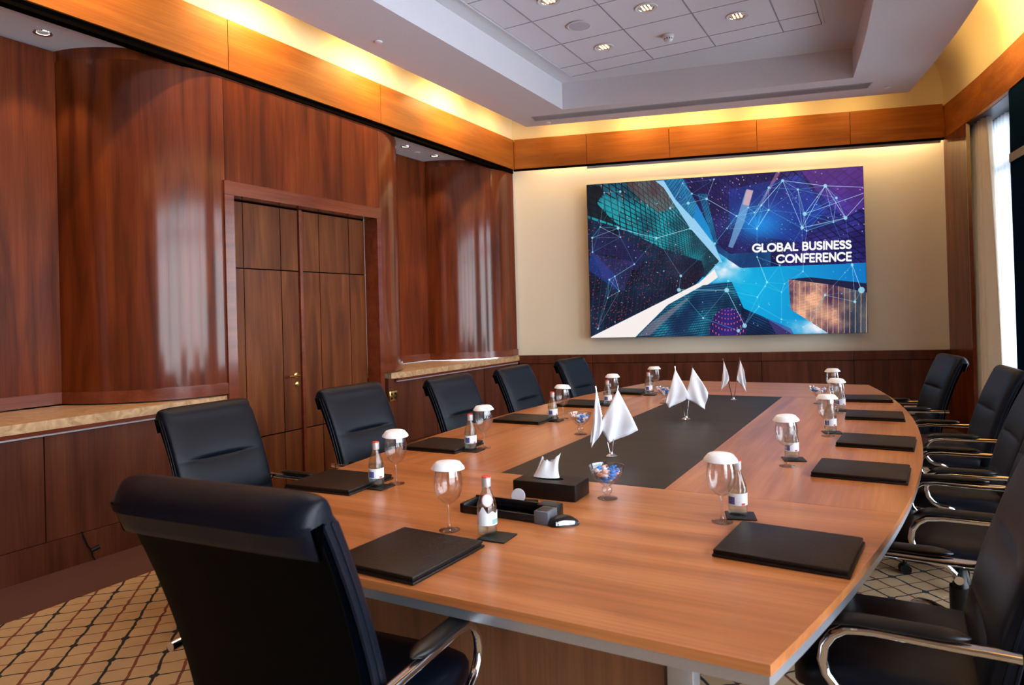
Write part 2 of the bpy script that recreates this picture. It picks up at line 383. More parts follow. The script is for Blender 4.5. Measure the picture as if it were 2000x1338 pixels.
# ------------------------------------------------------------------ left wall: two bow-fronted columns, door bay, niches
wl = tag(MB().box(-6.0, -5.75, BACK, 8.4, 0, 4.6).box(-5.75, WX-.02, BACK, 8.25, VB+.03, VT).build('wall_left', plaster), kind='structure')
RC = .85
G = .004
def bow(y0, sgn, name='column_panel', a0=0, a1=90, z0=1.0, z1=3.37, mat=None, r=RC, n=20):
    # quarter bow: tangent to the wall plane at y0, turning back into the niche in direction sgn
    m = MB()
    pts = []
    for i in range(n+1):
        a = math.radians(a0+(a1-a0)*i/n); pts.append((WX-RC+r*math.cos(a), y0+sgn*r*math.sin(a)))
    back = [(WX-RC-.05, y0+sgn*(r*math.sin(math.radians(a1)))), (WX-RC-.05, y0)] if a1 > 60 and a0 == 0 else None
    poly = pts + [(WX-RC+(r-.04)*math.cos(math.radians(a0+(a1-a0)*i/n)), y0+sgn*(r-.04)*math.sin(math.radians(a0+(a1-a0)*i/n))) for i in range(n, -1, -1)]
    m.prism(poly, z0, z1)
    return m.build(name, mat or wood_v, wl, smooth=True)
bow(3.57, -1); bow(5.375, 1); bow(7.98, -1)
bow(.90, 1)       # partner column of the first niche, outside the picture
for y0, sgn in ((3.57, -1), (5.375, 1), (7.98, -1), (.90, 1)):
    bow(y0, sgn, 'column_head', z0=3.37, z1=VB+.03, mat=wood_v, r=RC-.012)
    bow(y0, sgn, 'column_foot', z0=.935, z1=1.02, mat=wood_trim, r=RC+.015)
MB().box(WX-.04, WX, 7.98+G, 8.142, 1.0, 3.37).build('panel', wood_flat, wl)
MB().box(WX-.04, WX, 3.57+G, 5.375-G, 2.575, 3.37).build('panel', wood_flat, wl)          # over the door
MB().box(WX-.04, WX, BACK, .90-G, 1.0, 3.37).build('panel', wood_flat, wl)
MB().box(WX-.04, WX, BACK, .90-G, .935, 1.02).build('panel', wood_trim, wl)
MB().box(WX-.04, WX+.015, 7.98+G, 8.142, .935, 1.02).build('panel', wood_trim, wl)
for y0, y1 in ((1.7, 2.76), (6.18, 7.16)):                                              # niche backs
    MB().box(-5.30, -5.22, y0, y1, .935, VB+.02).build('niche_back', wood_flat, wl)
    MB().box(-5.22, -5.20, y0, y1, .935, 1.02).build('niche_skirting', wood_trim, wl)
MB().box(-5.6, -5.25, 2.6, 3.55, .9, VB).build('column_core', black_gap, wl)
# soffit over niches (plaster) is the wall_left box; black reveal strip under the frieze
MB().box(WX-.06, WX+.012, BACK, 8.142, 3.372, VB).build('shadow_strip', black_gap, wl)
# low cabinet faces under the marble
def cab(y0, y1): return MB().box(WX-.05, WX-.01, y0+G, y1-G, .19, .868).build('cabinet_panel', wood_dark, wl)
for y0, y1 in ((BACK, -.8), (-.8, .7), (.7, 2.25), (2.25, 3.55), (5.46, 6.29), (6.29, 7.3), (7.3, 8.142)): cab(y0, y1)
for y0, y1 in ((BACK, .7), (.7, 2.25), (2.25, 3.55), (5.46, 8.142)):
    MB().box(WX-.05, WX+.004, y0, y1, 0, .186).build('kick_board', wood_dark, wl)
MB().box(-5.7, WX-.055, BACK, 3.55, .0, .86).box(-5.7, WX-.055, 5.46, 8.15, 0, .86).build('cabinet_core', black_gap, wl)
# door bay
d1 = tag(empty('door_1', (WX, 4.46, 0)), kind='structure')
def dpart(m, name, mat, parent=d1, smooth=False):
    return m.xf(Matrix.Translation((-WX, -4.46, 0))).build(name, mat, parent, smooth)
RX = WX-.145
for b_ in ((3.55, 3.635, 0, 2.463), (5.315, 5.375, 0, 2.463), (3.55, 5.375, 2.465, 2.57)): dpart(MB().box(WX-.145, WX+.02, *b_), 'door_frame', wood_trim)
dpart(MB().box(RX-.05, RX-.04, 3.6, 5.35, 0, 2.5), 'backing', black_gap)
def leaf(cols):
    lf = dpart(MB().box(RX-.04, RX-.012, cols[0]+.003, cols[-1]-.003, .01, 2.46), 'door_leaf', black_gap)
    for a, b_ in zip(cols[:-1], cols[1:]):
        for z0, z1 in ((.012, .524), (.524, 1.916), (1.916, 2.458)):
            MB().box(RX-.012, RX, a+.0045, b_-.0045, z0+.005, z1-.005).xf(Matrix.Translation((-WX, -4.46, 0))).build('panel', wood_door, lf)
    return lf
l1 = leaf([3.637, 3.847, 4.236, 4.435]); l2 = leaf([4.47, 4.69, 5.084, 5.313])
dpart(MB().box(RX-.01, RX+.018, 4.437, 4.468, .01, 2.46), 'astragal', wood_trim)
h = MB().lathe([(0, 0), (.026, 0), (.026, .008), (.02, .011), (0, .011)], 20).xf(Matrix.Translation((RX, 4.375, 1.0)) @ Matrix.Rotation(PI/2, 4, 'Y'))
h.tube([(RX+.005, 4.375, 1.0), (RX+.05, 4.375, 1.0), (RX+.055, 4.368, 1.0), (RX+.055, 4.25, 1.0)], .009, 10)
h.xf(Matrix.Translation((-WX, -4.46, 0))).build('door_handle', brass, l1, True)
h = MB().lathe([(0, 0), (.026, 0), (.026, .008), (.02, .011), (0, .011)], 20).box(-.004, .004, -.011, .011, .011, .016).xf(Matrix.Translation((RX, 4.385, .92)) @ Matrix.Rotation(PI/2, 4, 'Y'))
h.xf(Matrix.Translation((-WX, -4.46, 0))).build('keyhole_plate', brass, l1, True)
# marble shelves (top-level slabs lying on the low cabinets)
s1 = MB().prism([(-5.21, .9), (WX+.045, .9), (WX+.045, 3.46), (WX+.0, 3.545), (-5.21, 3.545)], .868, .925).build('marble_shelf', marble_m)
tag(s1, 'long beige marble shelf in the niche nearest the camera, left of the double door', 'shelf')
s2 = MB().prism([(-5.21, 5.5), (WX, 5.5), (WX+.045, 5.56), (WX+.045, 8.11), (-5.21, 8.0)], .868, .925).build('marble_shelf', marble_m)
tag(s2, 'beige marble shelf in the niche between the door and the screen wall', 'shelf')
for o, y0, y1 in ((s1, .9, 3.45), (s2, 5.57, 8.11)):
    MB().box(WX, WX+.034, y0, y1, .842, .867).build('under_shelf_bead', wood_trim, o)
    MB().box(WX, WX+.022, y0, y1, .830, .8415).build('under_shelf_strip', greyrail, o)

# ------------------------------------------------------------------ timber friezes
t1 = tag(MB().box(WX-.02, WX+.0, BACK, 8.13, VB, VT-.01).build('trim_1', wood_h_lit), kind='structure')
ys = [BACK, -1.8, 0, 1.806, 3.606, 5.406, 8.135]
for a, b_ in zip(ys[:-1], ys[1:]):
    MB().box(WX, WX+.03, a+.003, b_-.003, VB, VT).build('panel', wood_h_lit, t1)
FM = Matrix.Translation(FA) @ Matrix.Rotation(FANG, 4, 'Z')
t2 = tag(MB().box(0.02, FLEN, .0, .02, VB, VT-.01).build('trim_2', wood_hx_lit), kind='structure'); t2.matrix_world = FM
xs = [.035, 1.005, 2.06, 3.12, 4.19, FLEN-.03]
for a, b_ in zip(xs[:-1], xs[1:]):
    MB().box(a+.003, b_-.003, -.03, 0, VB, VT).build('panel', wood_hx_lit, t2)
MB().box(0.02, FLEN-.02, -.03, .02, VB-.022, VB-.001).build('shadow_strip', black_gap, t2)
MB().box(1.0, FLEN-.05, .005, .035, VB-.05, VB-.024).build('rail', greyrail, t2)
def arcstrip(y0, y1, o0, o1, z0, z1, n=8):
    m = MB(); P = [(arc(y0+(y1-y0)*i/n), y0+(y1-y0)*i/n) for i in range(n+1)]
    poly = [(x+o0, y) for x, y in P]+[(x+o1, y) for x, y in reversed(P)]
    return m.prism(poly, z0, z1)
t3 = tag(arcstrip(BACK, 9.62, .03, .05, VB, VT-.01, 30).build('trim_3', wood_h_lit), kind='structure')
ys = [BACK, -2, -.5, 1, 2.5, 4, 5.5, 7.0, 8.5, 9.60]
for a, b_ in zip(ys[:-1], ys[1:]): arcstrip(a+.003, b_-.003, 0, .03, VB, VT).build('panel', wood_h_lit, t3)
arcstrip(BACK, 9.62, .05, .50, VB-.004, VB+.016, 30).build('pelmet_board', rail_m, t3)

# ------------------------------------------------------------------ far wall: cream covering and wainscot
wb = tag(MB().box(-.3, FLEN+.9, .10, .35, 0, 4.6).build('wall_back', paper), kind='structure'); wb.matrix_world = FM
xs = [.02, 1.005, 2.05, 3.10, 4.16, FLEN]
for a, b_ in zip(xs[:-1], xs[1:]):
    MB().box(a+.003, b_-.003, 0, .03, .08, .815).build('panel', wood_dark, wb)
    MB().box(a+.003, b_-.003, -.006, .03, .822, .93).build('rail', wood_dark, wb)
MB().box(0, FLEN, .03, .10, 0, .925).build('wainscot_core', black_gap, wb)
MB().box(0, FLEN, -.012, .03, 0, .078).build('skirting', wood_dark, wb)
wf = tag(MB().box(-6, 2.6, BACK-.25, BACK, 0, 4.6).build('wall_front', paper), kind='structure')

# ------------------------------------------------------------------ right wall: post, windows
wr = tag(arcstrip(BACK, 9.95, .35, .55, 0, .12, 30).build('wall_right', plaster), kind='structure')
arcstrip(BACK, 9.7, .05, .55, VB+.02, 4.6, 30).build('upper_wall', plaster, wr)
arcstrip(9.0, 9.66, 0.0, .04, 0, VB-.005, 3).build('post', wood_v, wr)
arcstrip(8.97, 8.998, 0.0, .035, 0, VB-.005, 1).build('post', wood_trim, wr)
arcstrip(9.25, 9.9, .3, .55, 0, 4.6, 3).build('end_wall', plaster, wr)
w1 = tag(arcstrip(BACK, 9.5, .36, .44, .12, .20, 30).build('window_1', frame_m), kind='structure')
arcstrip(BACK, 9.5, .36, .44, VB-.08, VB, 30).build('head_rail', frame_m, w1)
arcstrip(BACK, 9.5, .36, .46, 2.84, 2.93, 30).build('transom', frame_m, w1)
my = [-1.0, .4, 1.7, 3.0, 4.2, 5.0, 6.2, 7.4]
for y in my+[7.9, 9.35]:
    arcstrip(y-.03, y+.03, .34, .46, .2, VB-.08, 1).build('mullion', frame_m, w1)
for a, b_ in [q_ for q_ in zip(my[:-1], my[1:]) if q_[0] != 5.0]+[(7.9, 9.35)]:
    arcstrip(a+.03, b_-.03, .40, .406, .2, 2.84, 4).build('pane', pane_m, w1)
    arcstrip(a+.03, b_-.03, .40, .406, 2.93, VB-.08, 4).build('pane', pane_m, w1)
for y0, y1 in ((5.03, 6.17), (-3.45, -2.3), (-2.28, -1.05)):                # solid dark bays between the glazed ones
    arcstrip(y0, y1, .36, .42, .2, 2.76, 4).build('dark_panel', frame_m, wr)
    arcstrip(y0, y1, .36, .42, 2.85, VB-.005, 4).build('dark_panel', frame_m, wr)
    arcstrip(y0, y1, .33, .43, 2.765, 2.845, 4).build('band', rail_m, wr)
p_ = arcstrip(7.42, 7.84, .01, .35, 0, VB-.005, 2).build('pillar', frame_m, wr)
arcstrip(7.42, 7.845, .0, .36, 2.76, 2.84, 2).build('pillar_band', rail_m, p_)

# ------------------------------------------------------------------ ceiling
ce = tag(MB().box(-6, 2.4, BACK-.2, 10.4, 4.62, 4.75).build('ceiling', plaster), kind='structure')
def lines(outr, n=16):
    # loops sampled with matched counts: left side, far side, right side, near side
    pass
def loop(xl, yn, farL, farR, rfun, n=14):
    P = []
    for i in range(n): t = i/n; P.append((xl, yn+(farL[1]-yn)*t))
    for i in range(n): t = i/n; P.append((farL[0]+(farR[0]-farL[0])*t, farL[1]+(farR[1]-farL[1])*t))
    for i in range(n): t = i/n; y = farR[1]+(yn-farR[1])*t; P.append((rfun(y), y))
    x_end = rfun(yn)
    for i in range(n): t = i/n; P.append((x_end+(xl-x_end)*t, yn))
    return P
ro = lambda y: .87-(y-3)**2/51
ri = lambda y: .03-(y-3)**2/66
LO = loop(-4.12, BACK+.4, (-4.12, 7.855), (.145, 9.07), ro)
LI = loop(-3.41, -1.2, (-3.41, 7.43), (-.37, 8.15), ri)
n = len(LO)
m = MB()
vs = [(x, y, LZ) for x, y in LO]+[(x, y, LZ) for x, y in LI]+[(x, y, TZ+.02) for x, y in LI]+[(x, y, LZ+.05) for x, y in LO]
LI2 = loop(-3.46, -1.25, (-3.46, 7.48), (-.34, 8.20), lambda y: ri(y)+.05)
vs += [(x, y, LZ+.05) for x, y in LI2]+[(x, y, TZ+.02) for x, y in LI2]
fs = []
for i in range(n):
    j = (i+1) % n
    fs += [(i, j, n+j, n+i), (n+i, n+j, 2*n+j, 2*n+i), (i, j, 3*n+j, 3*n+i), (3*n+i, 3*n+j, 4*n+j, 4*n+i), (4*n+i, 4*n+j, 5*n+j, 5*n+i), (2*n+i, 2*n+j, 5*n+j, 5*n+i)]
ledge = m.add(vs, fs).build('ledge', plaster_soffit, ce)
MB().prism(loop(-3.47, -1.26, (-3.47, 7.5), (-.3, 8.22), lambda y: ri(y)+.06), TZ+.012, TZ+.06).build('tray_ceiling', plaster, ce)
# cove: curved surface rising behind the friezes and over the ledge
def cove(path, inward, parent):
    m = MB(); K = 10; prof = [(0, VT-.02)] + [(.0+.34*(1-math.cos(a*PI/2/K)), VT+.12+.42*math.sin(a*PI/2/K)) for a in range(K+1)] + [(1.2, VT+.545)]
    vs = []; 
    for (x, y), (nx, ny) in zip(path, inward):
        for d, z in prof: vs.append((x+nx*d, y+ny*d, z))
    k = len(prof); fs = [(i*k+j, i*k+j+1, (i+1)*k+j+1, (i+1)*k+j) for i in range(len(path)-1) for j in range(k-1)]
    return m.add(vs, fs).build('cove', cove_m, parent, smooth=True, auto=60)
cove([(WX+.004, BACK), (WX+.004, 8.16)], [(1, 0), (1, -.15)], ce)
cove([tuple((FA-FN*.004)[:2]), tuple((FA+FE*FLEN-FN*.004)[:2])], [(-FN.x+.15, -FN.y)]*2, ce)
yy = [BACK+(9.64-BACK)*i/24 for i in range(25)]
cove([(arc(y)-.002, y) for y in yy], [(-1, 0)]*25, ce)
MB().box(-6, WX, BACK, 8.2, VT, 4.6).build('wall_fill', plaster, ce)
# grid and tiles
GX = [-3.195, -2.895, -2.24, -1.585, -.93, -.588]
GY = [-.9, -.55, .075, .70, 1.325, 1.95, 2.575, 3.20, 3.82, 4.44, 5.06, 5.69, 6.32, 6.94, 7.25]
ts = 4.17
first = {}
for i in range(5):
    for j in range(14):
        a, b_, c, d = GX[i], GX[i+1], GY[j], GY[j+1]
        key = (round(b_-a, 3), round(d-c, 3))
        if key not in first: first[key] = MB().box(-(b_-a)/2+.006, (b_-a)/2-.006, -(d-c)/2+.006, (d-c)/2-.006, -.004, .006).mesh('tile', tile_m)
        o = bpy.data.objects.new('tile', first[key]); COL.objects.link(o); o.parent = ce; o.location = ((a+b_)/2, (c+d)/2, ts+.012)
g = MB()
g.box(GX[0]-.02, GX[0]-.006, GY[0], GY[-1]+.02, ts+.002, ts+.02).box(GX[-1]+.006, GX[-1]+.03, GY[0], GY[-1]+.02, ts+.002, ts+.02)
g.build('grid_border', plaster, ce)
g = MB()
for x in GX[1:-1]: g.box(x-.004, x+.004, GY[0], GY[-1], ts+.005, ts+.024)
for y in GY[1:]: g.box(GX[0], GX[-1], y-.003, y+.003, ts+.006, ts+.024)
g.build('grid_bars', grid_m, ce)

# ------------------------------------------------------------------ ceiling fittings (each a thing)
def downlight(x, y, z, r, lab, grp, bright):
    t = empty('downlight', (x, y, z), label=lab, cat='ceiling light', group=grp)
    MB().lathe([(r*.84, 0), (r, 0), (r+.012, -.004), (r+.014, 0.002)], 32).build('rim', whitepl if not bright else chrome, t, True)
    if bright:
        MB().lathe([(r*.84, 0), (r*.6, .02), (.001, .02)], 24).build('lamp_face', lamp_on, t, True)
    else:
        MB().lathe([(r*.88, -.001), (r*.84, .004), (r*.70, .0065)], 32).build('reflector', reflector, t, True)
        MB().lathe([(r*.70, .0065), (r*.3, .004), (.001, .004)], 24).build('lamp_face', reflector, t, True)
        m = MB()
        for k in (-1, 0, 1): m.box(k*r*.36-.006, k*r*.36+.006, -r*.6, r*.6, .0, .0035)
        m.build('baffle', lamp_warm, t)
    return t
TS = ts+.006
for (x, y, lab) in ((-2.569, 5.378, 'round recessed downlight cut by the top picture edge, above the round loudspeaker'),
                    (-1.9, 5.974, 'round recessed downlight beside the smoke detector, in the middle tile row'),
                    (-1.24, 6.602, 'round recessed downlight nearest the window side of the ceiling tray'),
                    (-2.557, 6.623, 'round recessed downlight between the loudspeaker and the far end of the tray')):
    downlight(x, y, TS-.004, .085, lab, 'downlights in the tile grid', False)
for (x, y, lab) in ((-4.966, 2.528, 'small bright halogen spot in the niche soffit left of the door'),
                    (-4.931, 6.386, 'small bright halogen spot nearer the door in the second niche soffit'),
                    (-4.934, 6.963, 'small bright halogen spot nearer the screen wall in the second niche soffit')):
    downlight(x, y, VB+.029, .045, lab, 'halogen spots in the niche soffits', True)
    l = bpy.data.lights.new('halogen', 'SPOT'); l.energy = 22; l.spot_size = math.radians(75); l.spot_blend = .5; l.color = (1, .86, .68); l.shadow_soft_size = .02
    o = bpy.data.objects.new('halogen', l); COL.objects.link(o); o.location = (x, y, VB-.01)
t = empty('ceiling_speaker', (-2.56, 5.999, TS-.004), label='round grey ceiling loudspeaker grille in a ceiling tile', cat='loudspeaker')
MB().lathe([(.098, 0), (.115, 0), (.118, -.004), (.104, -.007), (.098, -.004)], 40).build('rim', whitepl, t, True)
MB().lathe([(.001, -.007), (.06, -.006), (.098, -.003), (.098, .002)], 40).build('grille', speakercloth, t, True)
t = empty('smoke_detector', (-1.914, 6.69, TS-.003), label='white domed smoke detector on a ceiling tile', cat='smoke detector')
MB().lathe([(.001, 0), (.055, 0), (.055, -.018), (.05, -.022)], 32).build('base_plate', whitepl, t, True)
MB().lathe([(.05, -.022), (.047, -.032), (.04, -.052), (.022, -.066), (.001, -.068)], 32).build('dome', whitepl, t, True)
m = MB()
for k in range(12):
    a = 2*PI*k/12; m.add([(.0475*math.cos(a-.12), .0475*math.sin(a-.12), -.034), (.0475*math.cos(a+.12), .0475*math.sin(a+.12), -.034), (.0435*math.cos(a+.12), .0435*math.sin(a+.12), -.044), (.0435*math.cos(a-.12), .0435*math.sin(a-.12), -.044)], [(0, 1, 2, 3)])
m.build('vent_slot', black_pl, t)
# linear air grille on the far ledge
va = Vector((-3.87, 7.58, 0)); vbb = Vector((-.235, 8.47+.06, 0)); vd = (vbb-va); vl = vd.length; vang = math.atan2(vd.y, vd.x)
t = empty('air_vent', (va.x, va.y, LZ), vang, label='long dark linear air grille set in the ledge above the screen wall', cat='air vent')
MB().box(0, vl, -.085, .085, -.002, -.0005).build('backing', black_gap, t)
m = MB().box(-.01, vl+.01, -.098, -.085, -.006, 0).box(-.01, vl+.01, .085, .098, -.006, 0).box(-.012, 0, -.098, .098, -.006, 0).box(vl, vl+.012, -.098, .098, -.006, 0); m.build('frame', greyrail, t)
sl = MB().box(0, vl, -.0035, .0035, -.006, -.002).mesh('slat', greyrail)
for k in range(7):
    o = bpy.data.objects.new('slat', sl); COL.objects.link(o); o.parent = t; o.location = (0, -.072+.024*k, 0)
for (x, y, z, lab) in ((-3.886, 4.691, LZ, 'flat white cover disc on the long left ledge'), (-3.80, 7.83, LZ, 'flat white cover disc at the left end of the air grille'),
                       (-.06, 8.70, LZ, 'flat white cover disc right of the air grille'), (-4.99, 6.69, VB+.03, 'flat white cover disc between the two halogen spots')):
    o = MB().lathe([(.001, 0), (.035, 0), (.035, -.010), (.030, -.013), (.001, -.013)], 28).build('cover_disc', whitepl, None, True); o.location = (x, y, z); tag(o, lab, 'sprinkler cover', 'white cover discs')

# ------------------------------------------------------------------ curtains
def curtain(y0, y1, off, amp, wl_, z0, z1, name, mat, flare=0, ph=0):
    nu = 110
    def fn(u, v):
        y = y1+(y0-y1)*u; z = z0+(z1-z0)*v
        y2 = y-(flare*(1-v)**1.2)*(1-.0*u)*(u)
        a = amp*(.75+.25*math.sin(7*u+2))*(1+.5*(1-v))
        return (arc(y)+off+a*math.sin(2*PI*(u*wl_+.12*math.sin(3*v+u*4))+ph), y2, z)
    return MB().grid(fn, nu, 26).build(name, mat, None, True, 170)
c = curtain(8.74, 9.42, .13, .045, 6.5, .02, VB-.01, 'drape', drape_m, flare=.10)
so = c.modifiers.new('s', 'SOLIDIFY'); so.thickness = .004
tag(c, 'cream floor-length drape gathered beside the corner post', 'curtain')
c = curtain(8.66, 9.40, .27, .025, 8, .02, VB-.01, 'sheer_curtain', sheer_m)
tag(c, 'white sheer curtain hanging over the window behind the drape', 'curtain')
# ground and facade outside, pale and far below
o = MB().box(2.5, 120, -80, 120, -12.3, -12).build('ground', simple('pale paving outside', (.70, .73, .76), .9)); tag(o, kind='structure')

# ------------------------------------------------------------------ wall display
def paint_display():
    W, Hh = 1360, 824
    src = [(43, 178), (72, 1217), (1961, 1178), (1921, 31)]     # corners on the picture, order TL BL BR TR
    dst = [(0, 0), (0, 1), (1, 1), (1, 0)]
    A = []; B = []
    for (x, y), (u, v) in zip(src, dst):
        A.append([x, y, 1, 0, 0, 0, -u*x, -u*y]); B.append(u); A.append([0, 0, 0, x, y, 1, -v*x, -v*y]); B.append(v)
    h = np.linalg.solve(np.array(A, float), np.array(B, float)); Hm = np.append(h, 1).reshape(3, 3); Hi = np.linalg.inv(Hm)
    U, V = np.meshgrid((np.arange(W)+.5)/W, (np.arange(Hh)+.5)/Hh)
    Z = Hi[2, 0]*U+Hi[2, 1]*V+Hi[2, 2]
    X = ((Hi[0, 0]*U+Hi[0, 1]*V+Hi[0, 2])/Z); Y = ((Hi[1, 0]*U+Hi[1, 1]*V+Hi[1, 2])/Z)
    rng = np.random.RandomState(5)
    def vnoise(x, y, s):
        g = rng.rand(64, 64); x = x/s; y = y/s; xi = np.floor(x).astype(int); yi = np.floor(y).astype(int); fx = x-xi; fy = y-yi
        fx = fx*fx*(3-2*fx); fy = fy*fy*(3-2*fy); a = g[yi % 64, xi % 64]; b = g[yi % 64, (xi+1) % 64]; c = g[(yi+1) % 64, xi % 64]; d = g[(yi+1) % 64, (xi+1) % 64]
        return (a*(1-fx)+b*fx)*(1-fy)+(c*(1-fx)+d*fx)*fy
    def fbm(x, y, s): return (vnoise(x, y, s)+.5*vnoise(x, y, s/2)+.25*vnoise(x, y, s/4)+.12*vnoise(x, y, s/8))/1.87
    def inside(poly):
        c = np.zeros(X.shape, bool); n = len(poly)
        for i in range(n):
            x1, y1 = poly[i]; x2, y2 = poly[(i+1) % n]
            if y1 == y2: continue
            c ^= ((Y < y1) != (Y < y2)) & (X < (x2-x1)*(Y-y1)/(y2-y1)+x1)
        return c
    def C(*c): return np.array(c, float)/255
    im = np.zeros((Hh, W, 3))
    d = np.hypot(X-1150, Y-880)/900
    k = np.clip(d, 0, 1)[..., None]
    im[:] = C(0, 176, 226)*(1-k)+C(10, 110, 190)*k
    cl = np.clip(fbm(X, Y, 130)*2.2-.75, 0, 1)*np.clip(1.15-np.hypot((X-985)/170, (Y-720)/150), 0, 1)
    cl += np.clip(fbm(X+300, Y, 150)*2-.5, 0, 1)*np.clip(1-np.hypot((X-1620)/260, (Y-1150)/110), 0, 1)
    cl = np.clip(cl*1.6, 0, 1)[..., None]; im[:] = im*(1-cl)+C(235, 240, 250)*cl
    def fill(poly, col, a=1.0):
        m = inside(poly)[..., None]*a
        if callable(col): col = col()
        im[:] = im*(1-m)+col*m
    def lines(P, dirn, spacing, wd, conv=None):
        pass
    VX, VY = 985., 705.
    def polar(cx=VX, cy=VY): return np.arctan2(Y-cy, X-cx), np.log(np.hypot(X-cx, Y-cy)+1)
    th, lr = polar()
    def st(f, n, wdt): return (np.abs((f*n) % 1-.5) > .5-wdt/2).astype(float)
    def tower(poly, base, base2, line, na, nr, wa=.16, wr=.16, n=110, la=.9, dirv=None, lit=None, nl=0.0, nrm=(-.8, -.6)):
        lr = np.log(np.abs((X-VX)*nrm[0]+(Y-VY)*nrm[1])+25)
        t = fbm(X, Y, n)[..., None]; t = np.clip((t-.3)*2.2, 0, 1); col = base*(1-t)+base2*t
        if dirv is None: g1, g2 = st(th, na, wa), st(lr, nr, wr)
        else:
            ax, ay = dirv; g1 = st(th, na, wa); g2 = st((X*ax+Y*ay)/1000, nr, wr)
        g = np.clip(g1+g2, 0, 1)[..., None]*la
        col = col*(1-g)+line*g
        if lit is not None:
            cell = (np.sin(np.floor(th*na*2)*12.9898+np.floor(lr*nr*4)*78.233)*43758.5453) % 1
            g = np.clip(st(th, na*2, .45)+st(lr, nr*4, .55), 0, 1)[..., None]
            k = ((cell > 1-nl) & (g[..., 0] == 0))[..., None]; col = np.where(k, lit, col)
        fill(poly, col)
    # pale strips of sky
    fill([(500, 145), (600, 140), (760, 390), (900, 570), (960, 700), (900, 690), (520, 175)], C(150, 205, 238))
    fill([(60, 1217), (800, 840), (905, 745), (930, 800), (850, 860), (380, 1212)], C(246, 238, 236))
    # upper left tower, teal glazing
    tower([(40, 150), (500, 140), (560, 190), (740, 465), (938, 690), (840, 800), (700, 770), (40, 660)], C(8, 64, 84), C(20, 150, 165), C(4, 14, 30), 26, 17, .2, .16, lit=C(215, 130, 110), nl=.04, nrm=(-.85, .1))
    fill([(300, 165), (500, 140), (560, 190), (640, 330), (520, 360), (400, 270)], C(150, 70, 60), .45)
    fill([(150, 250), (290, 285), (250, 400), (130, 330)], C(30, 150, 160), .5)
    fill([(40, 178), (130, 180), (160, 230), (110, 300), (220, 420), (300, 470), (50, 380)], C(5, 8, 18), .85)
    # dark lower left tower
    tower([(40, 400), (300, 480), (560, 610), (820, 690), (842, 780), (780, 850), (110, 1190), (60, 1217)], C(5, 8, 34), C(14, 40, 70), C(14, 56, 80), 44, 20, .10, .10, lit=C(200, 64, 60), nl=.10, nrm=(-.95, -.1))
    fill([(90, 540), (130, 470), (330, 560), (440, 650), (380, 760), (240, 660), (60, 640)], C(36, 32, 90), .6)
    fill([(60, 690), (80, 630), (240, 790), (260, 900), (60, 760)], C(30, 60, 160), .55)
    fill([(75, 640), (160, 660), (370, 700), (290, 900), (150, 800)], C(70, 60, 140), .35)
    # narrow blue tower, top
    tower([(560, 140), (700, 125), (790, 300), (760, 400), (640, 270)], C(20, 90, 150), C(40, 150, 200), C(10, 40, 80), 50, 30)
    # violet tower, top right
    tower([(690, 120), (1930, 20), (1960, 695), (1090, 735), (1000, 680), (930, 620), (860, 440)], C(24, 20, 80), C(52, 44, 130), C(12, 14, 52), 24, 13, .18, .16, lit=C(240, 190, 200), nl=.03, nrm=(.6, -.8))
    fill([(1500, 70), (1930, 20), (1940, 300), (1800, 390), (1600, 200)], C(110, 50, 150), .6)
    fill([(1000, 200), (1500, 90), (1650, 330), (1500, 560), (1200, 520), (1010, 420)], C(20, 80, 200), .35)
    gl = np.exp(-(np.hypot((X-1210)/170, (Y-430)/110))**2)[..., None]*.85; im[:] = im*(1-gl)+C(10, 150, 235)*gl
    gl = np.exp(-(np.hypot((X-1580)/260, (Y-330)/130))**2)[..., None]*.35; im[:] = im*(1-gl)+C(30, 90, 220)*gl
    tower([(790, 230), (850, 230), (930, 570), (905, 570)], C(10, 80, 130), C(20, 130, 180), C(4, 20, 50), 30, 20)
    tower([(905, 560), (1010, 640), (1290, 620), (1290, 720), (1080, 733), (930, 630)], C(16, 70, 130), C(30, 110, 170), C(8, 24, 66), 90, 30, .3, .2)
    fill([(1120, 200), (1170, 205), (1110, 420), (1030, 600), (1000, 590)], C(120, 170, 215), .75)
    fill([(1125, 195), (1170, 205), (1140, 310), (1098, 300)], C(240, 180, 180), .7)
    fill([(1330, 70), (1362, 70), (1225, 300), (1215, 300)], C(250, 160, 180), .4)
    # bottom tower
    tower([(370, 1212), (590, 990), (830, 855), (1025, 832), (1110, 1020), (1200, 1200)], C(6, 50, 84), C(30, 130, 160), C(4, 22, 50), 34, 62, .14, .30, dirv=(.12, .99))
    fill([(800, 880), (880, 840), (1000, 835), (940, 1000), (840, 1000), (690, 1205), (560, 1205)], C(8, 30, 80), .35)
    fill([(480, 1110), (740, 930), (720, 960), (470, 1200), (390, 1205)], C(160, 130, 140), .55)
    tower([(1090, 1005), (1250, 1075), (1450, 1195), (1100, 1205)], C(8, 26, 70), C(20, 70, 120), C(4, 10, 36), 60, 60, .3, .3, dirv=(-.4, .9))
    fill([(1265, 1080), (1430, 1150), (1450, 1190), (1330, 1190)], C(90, 60, 130), .6)
    m = (np.hypot((X-1000)/125, (Y-1175)/165) < 1) & (Y < 1215); r = ((X-1000)/125)
    col = C(30, 20, 90)*(1-np.abs(r)[..., None]*.5)+C(60, 40, 120)*(.3); lt = ((st(np.sqrt(np.clip(Y-985+60*r*r, 1, None))/10, 6, .3)) * (st(r, 6, .2)))[..., None]
    im[:] = np.where(m[..., None], col*(1-lt)+C(255, 120, 110)*lt, im)
    # right block with sunset reflection
    fill([(1412, 812), (1560, 797), (1960, 838), (1960, 905), (1720, 850)], C(28, 30, 66))
    t = fbm(X+70, Y+20, 120)[..., None]; t = np.clip((t-.28)*2.4, 0, 1)
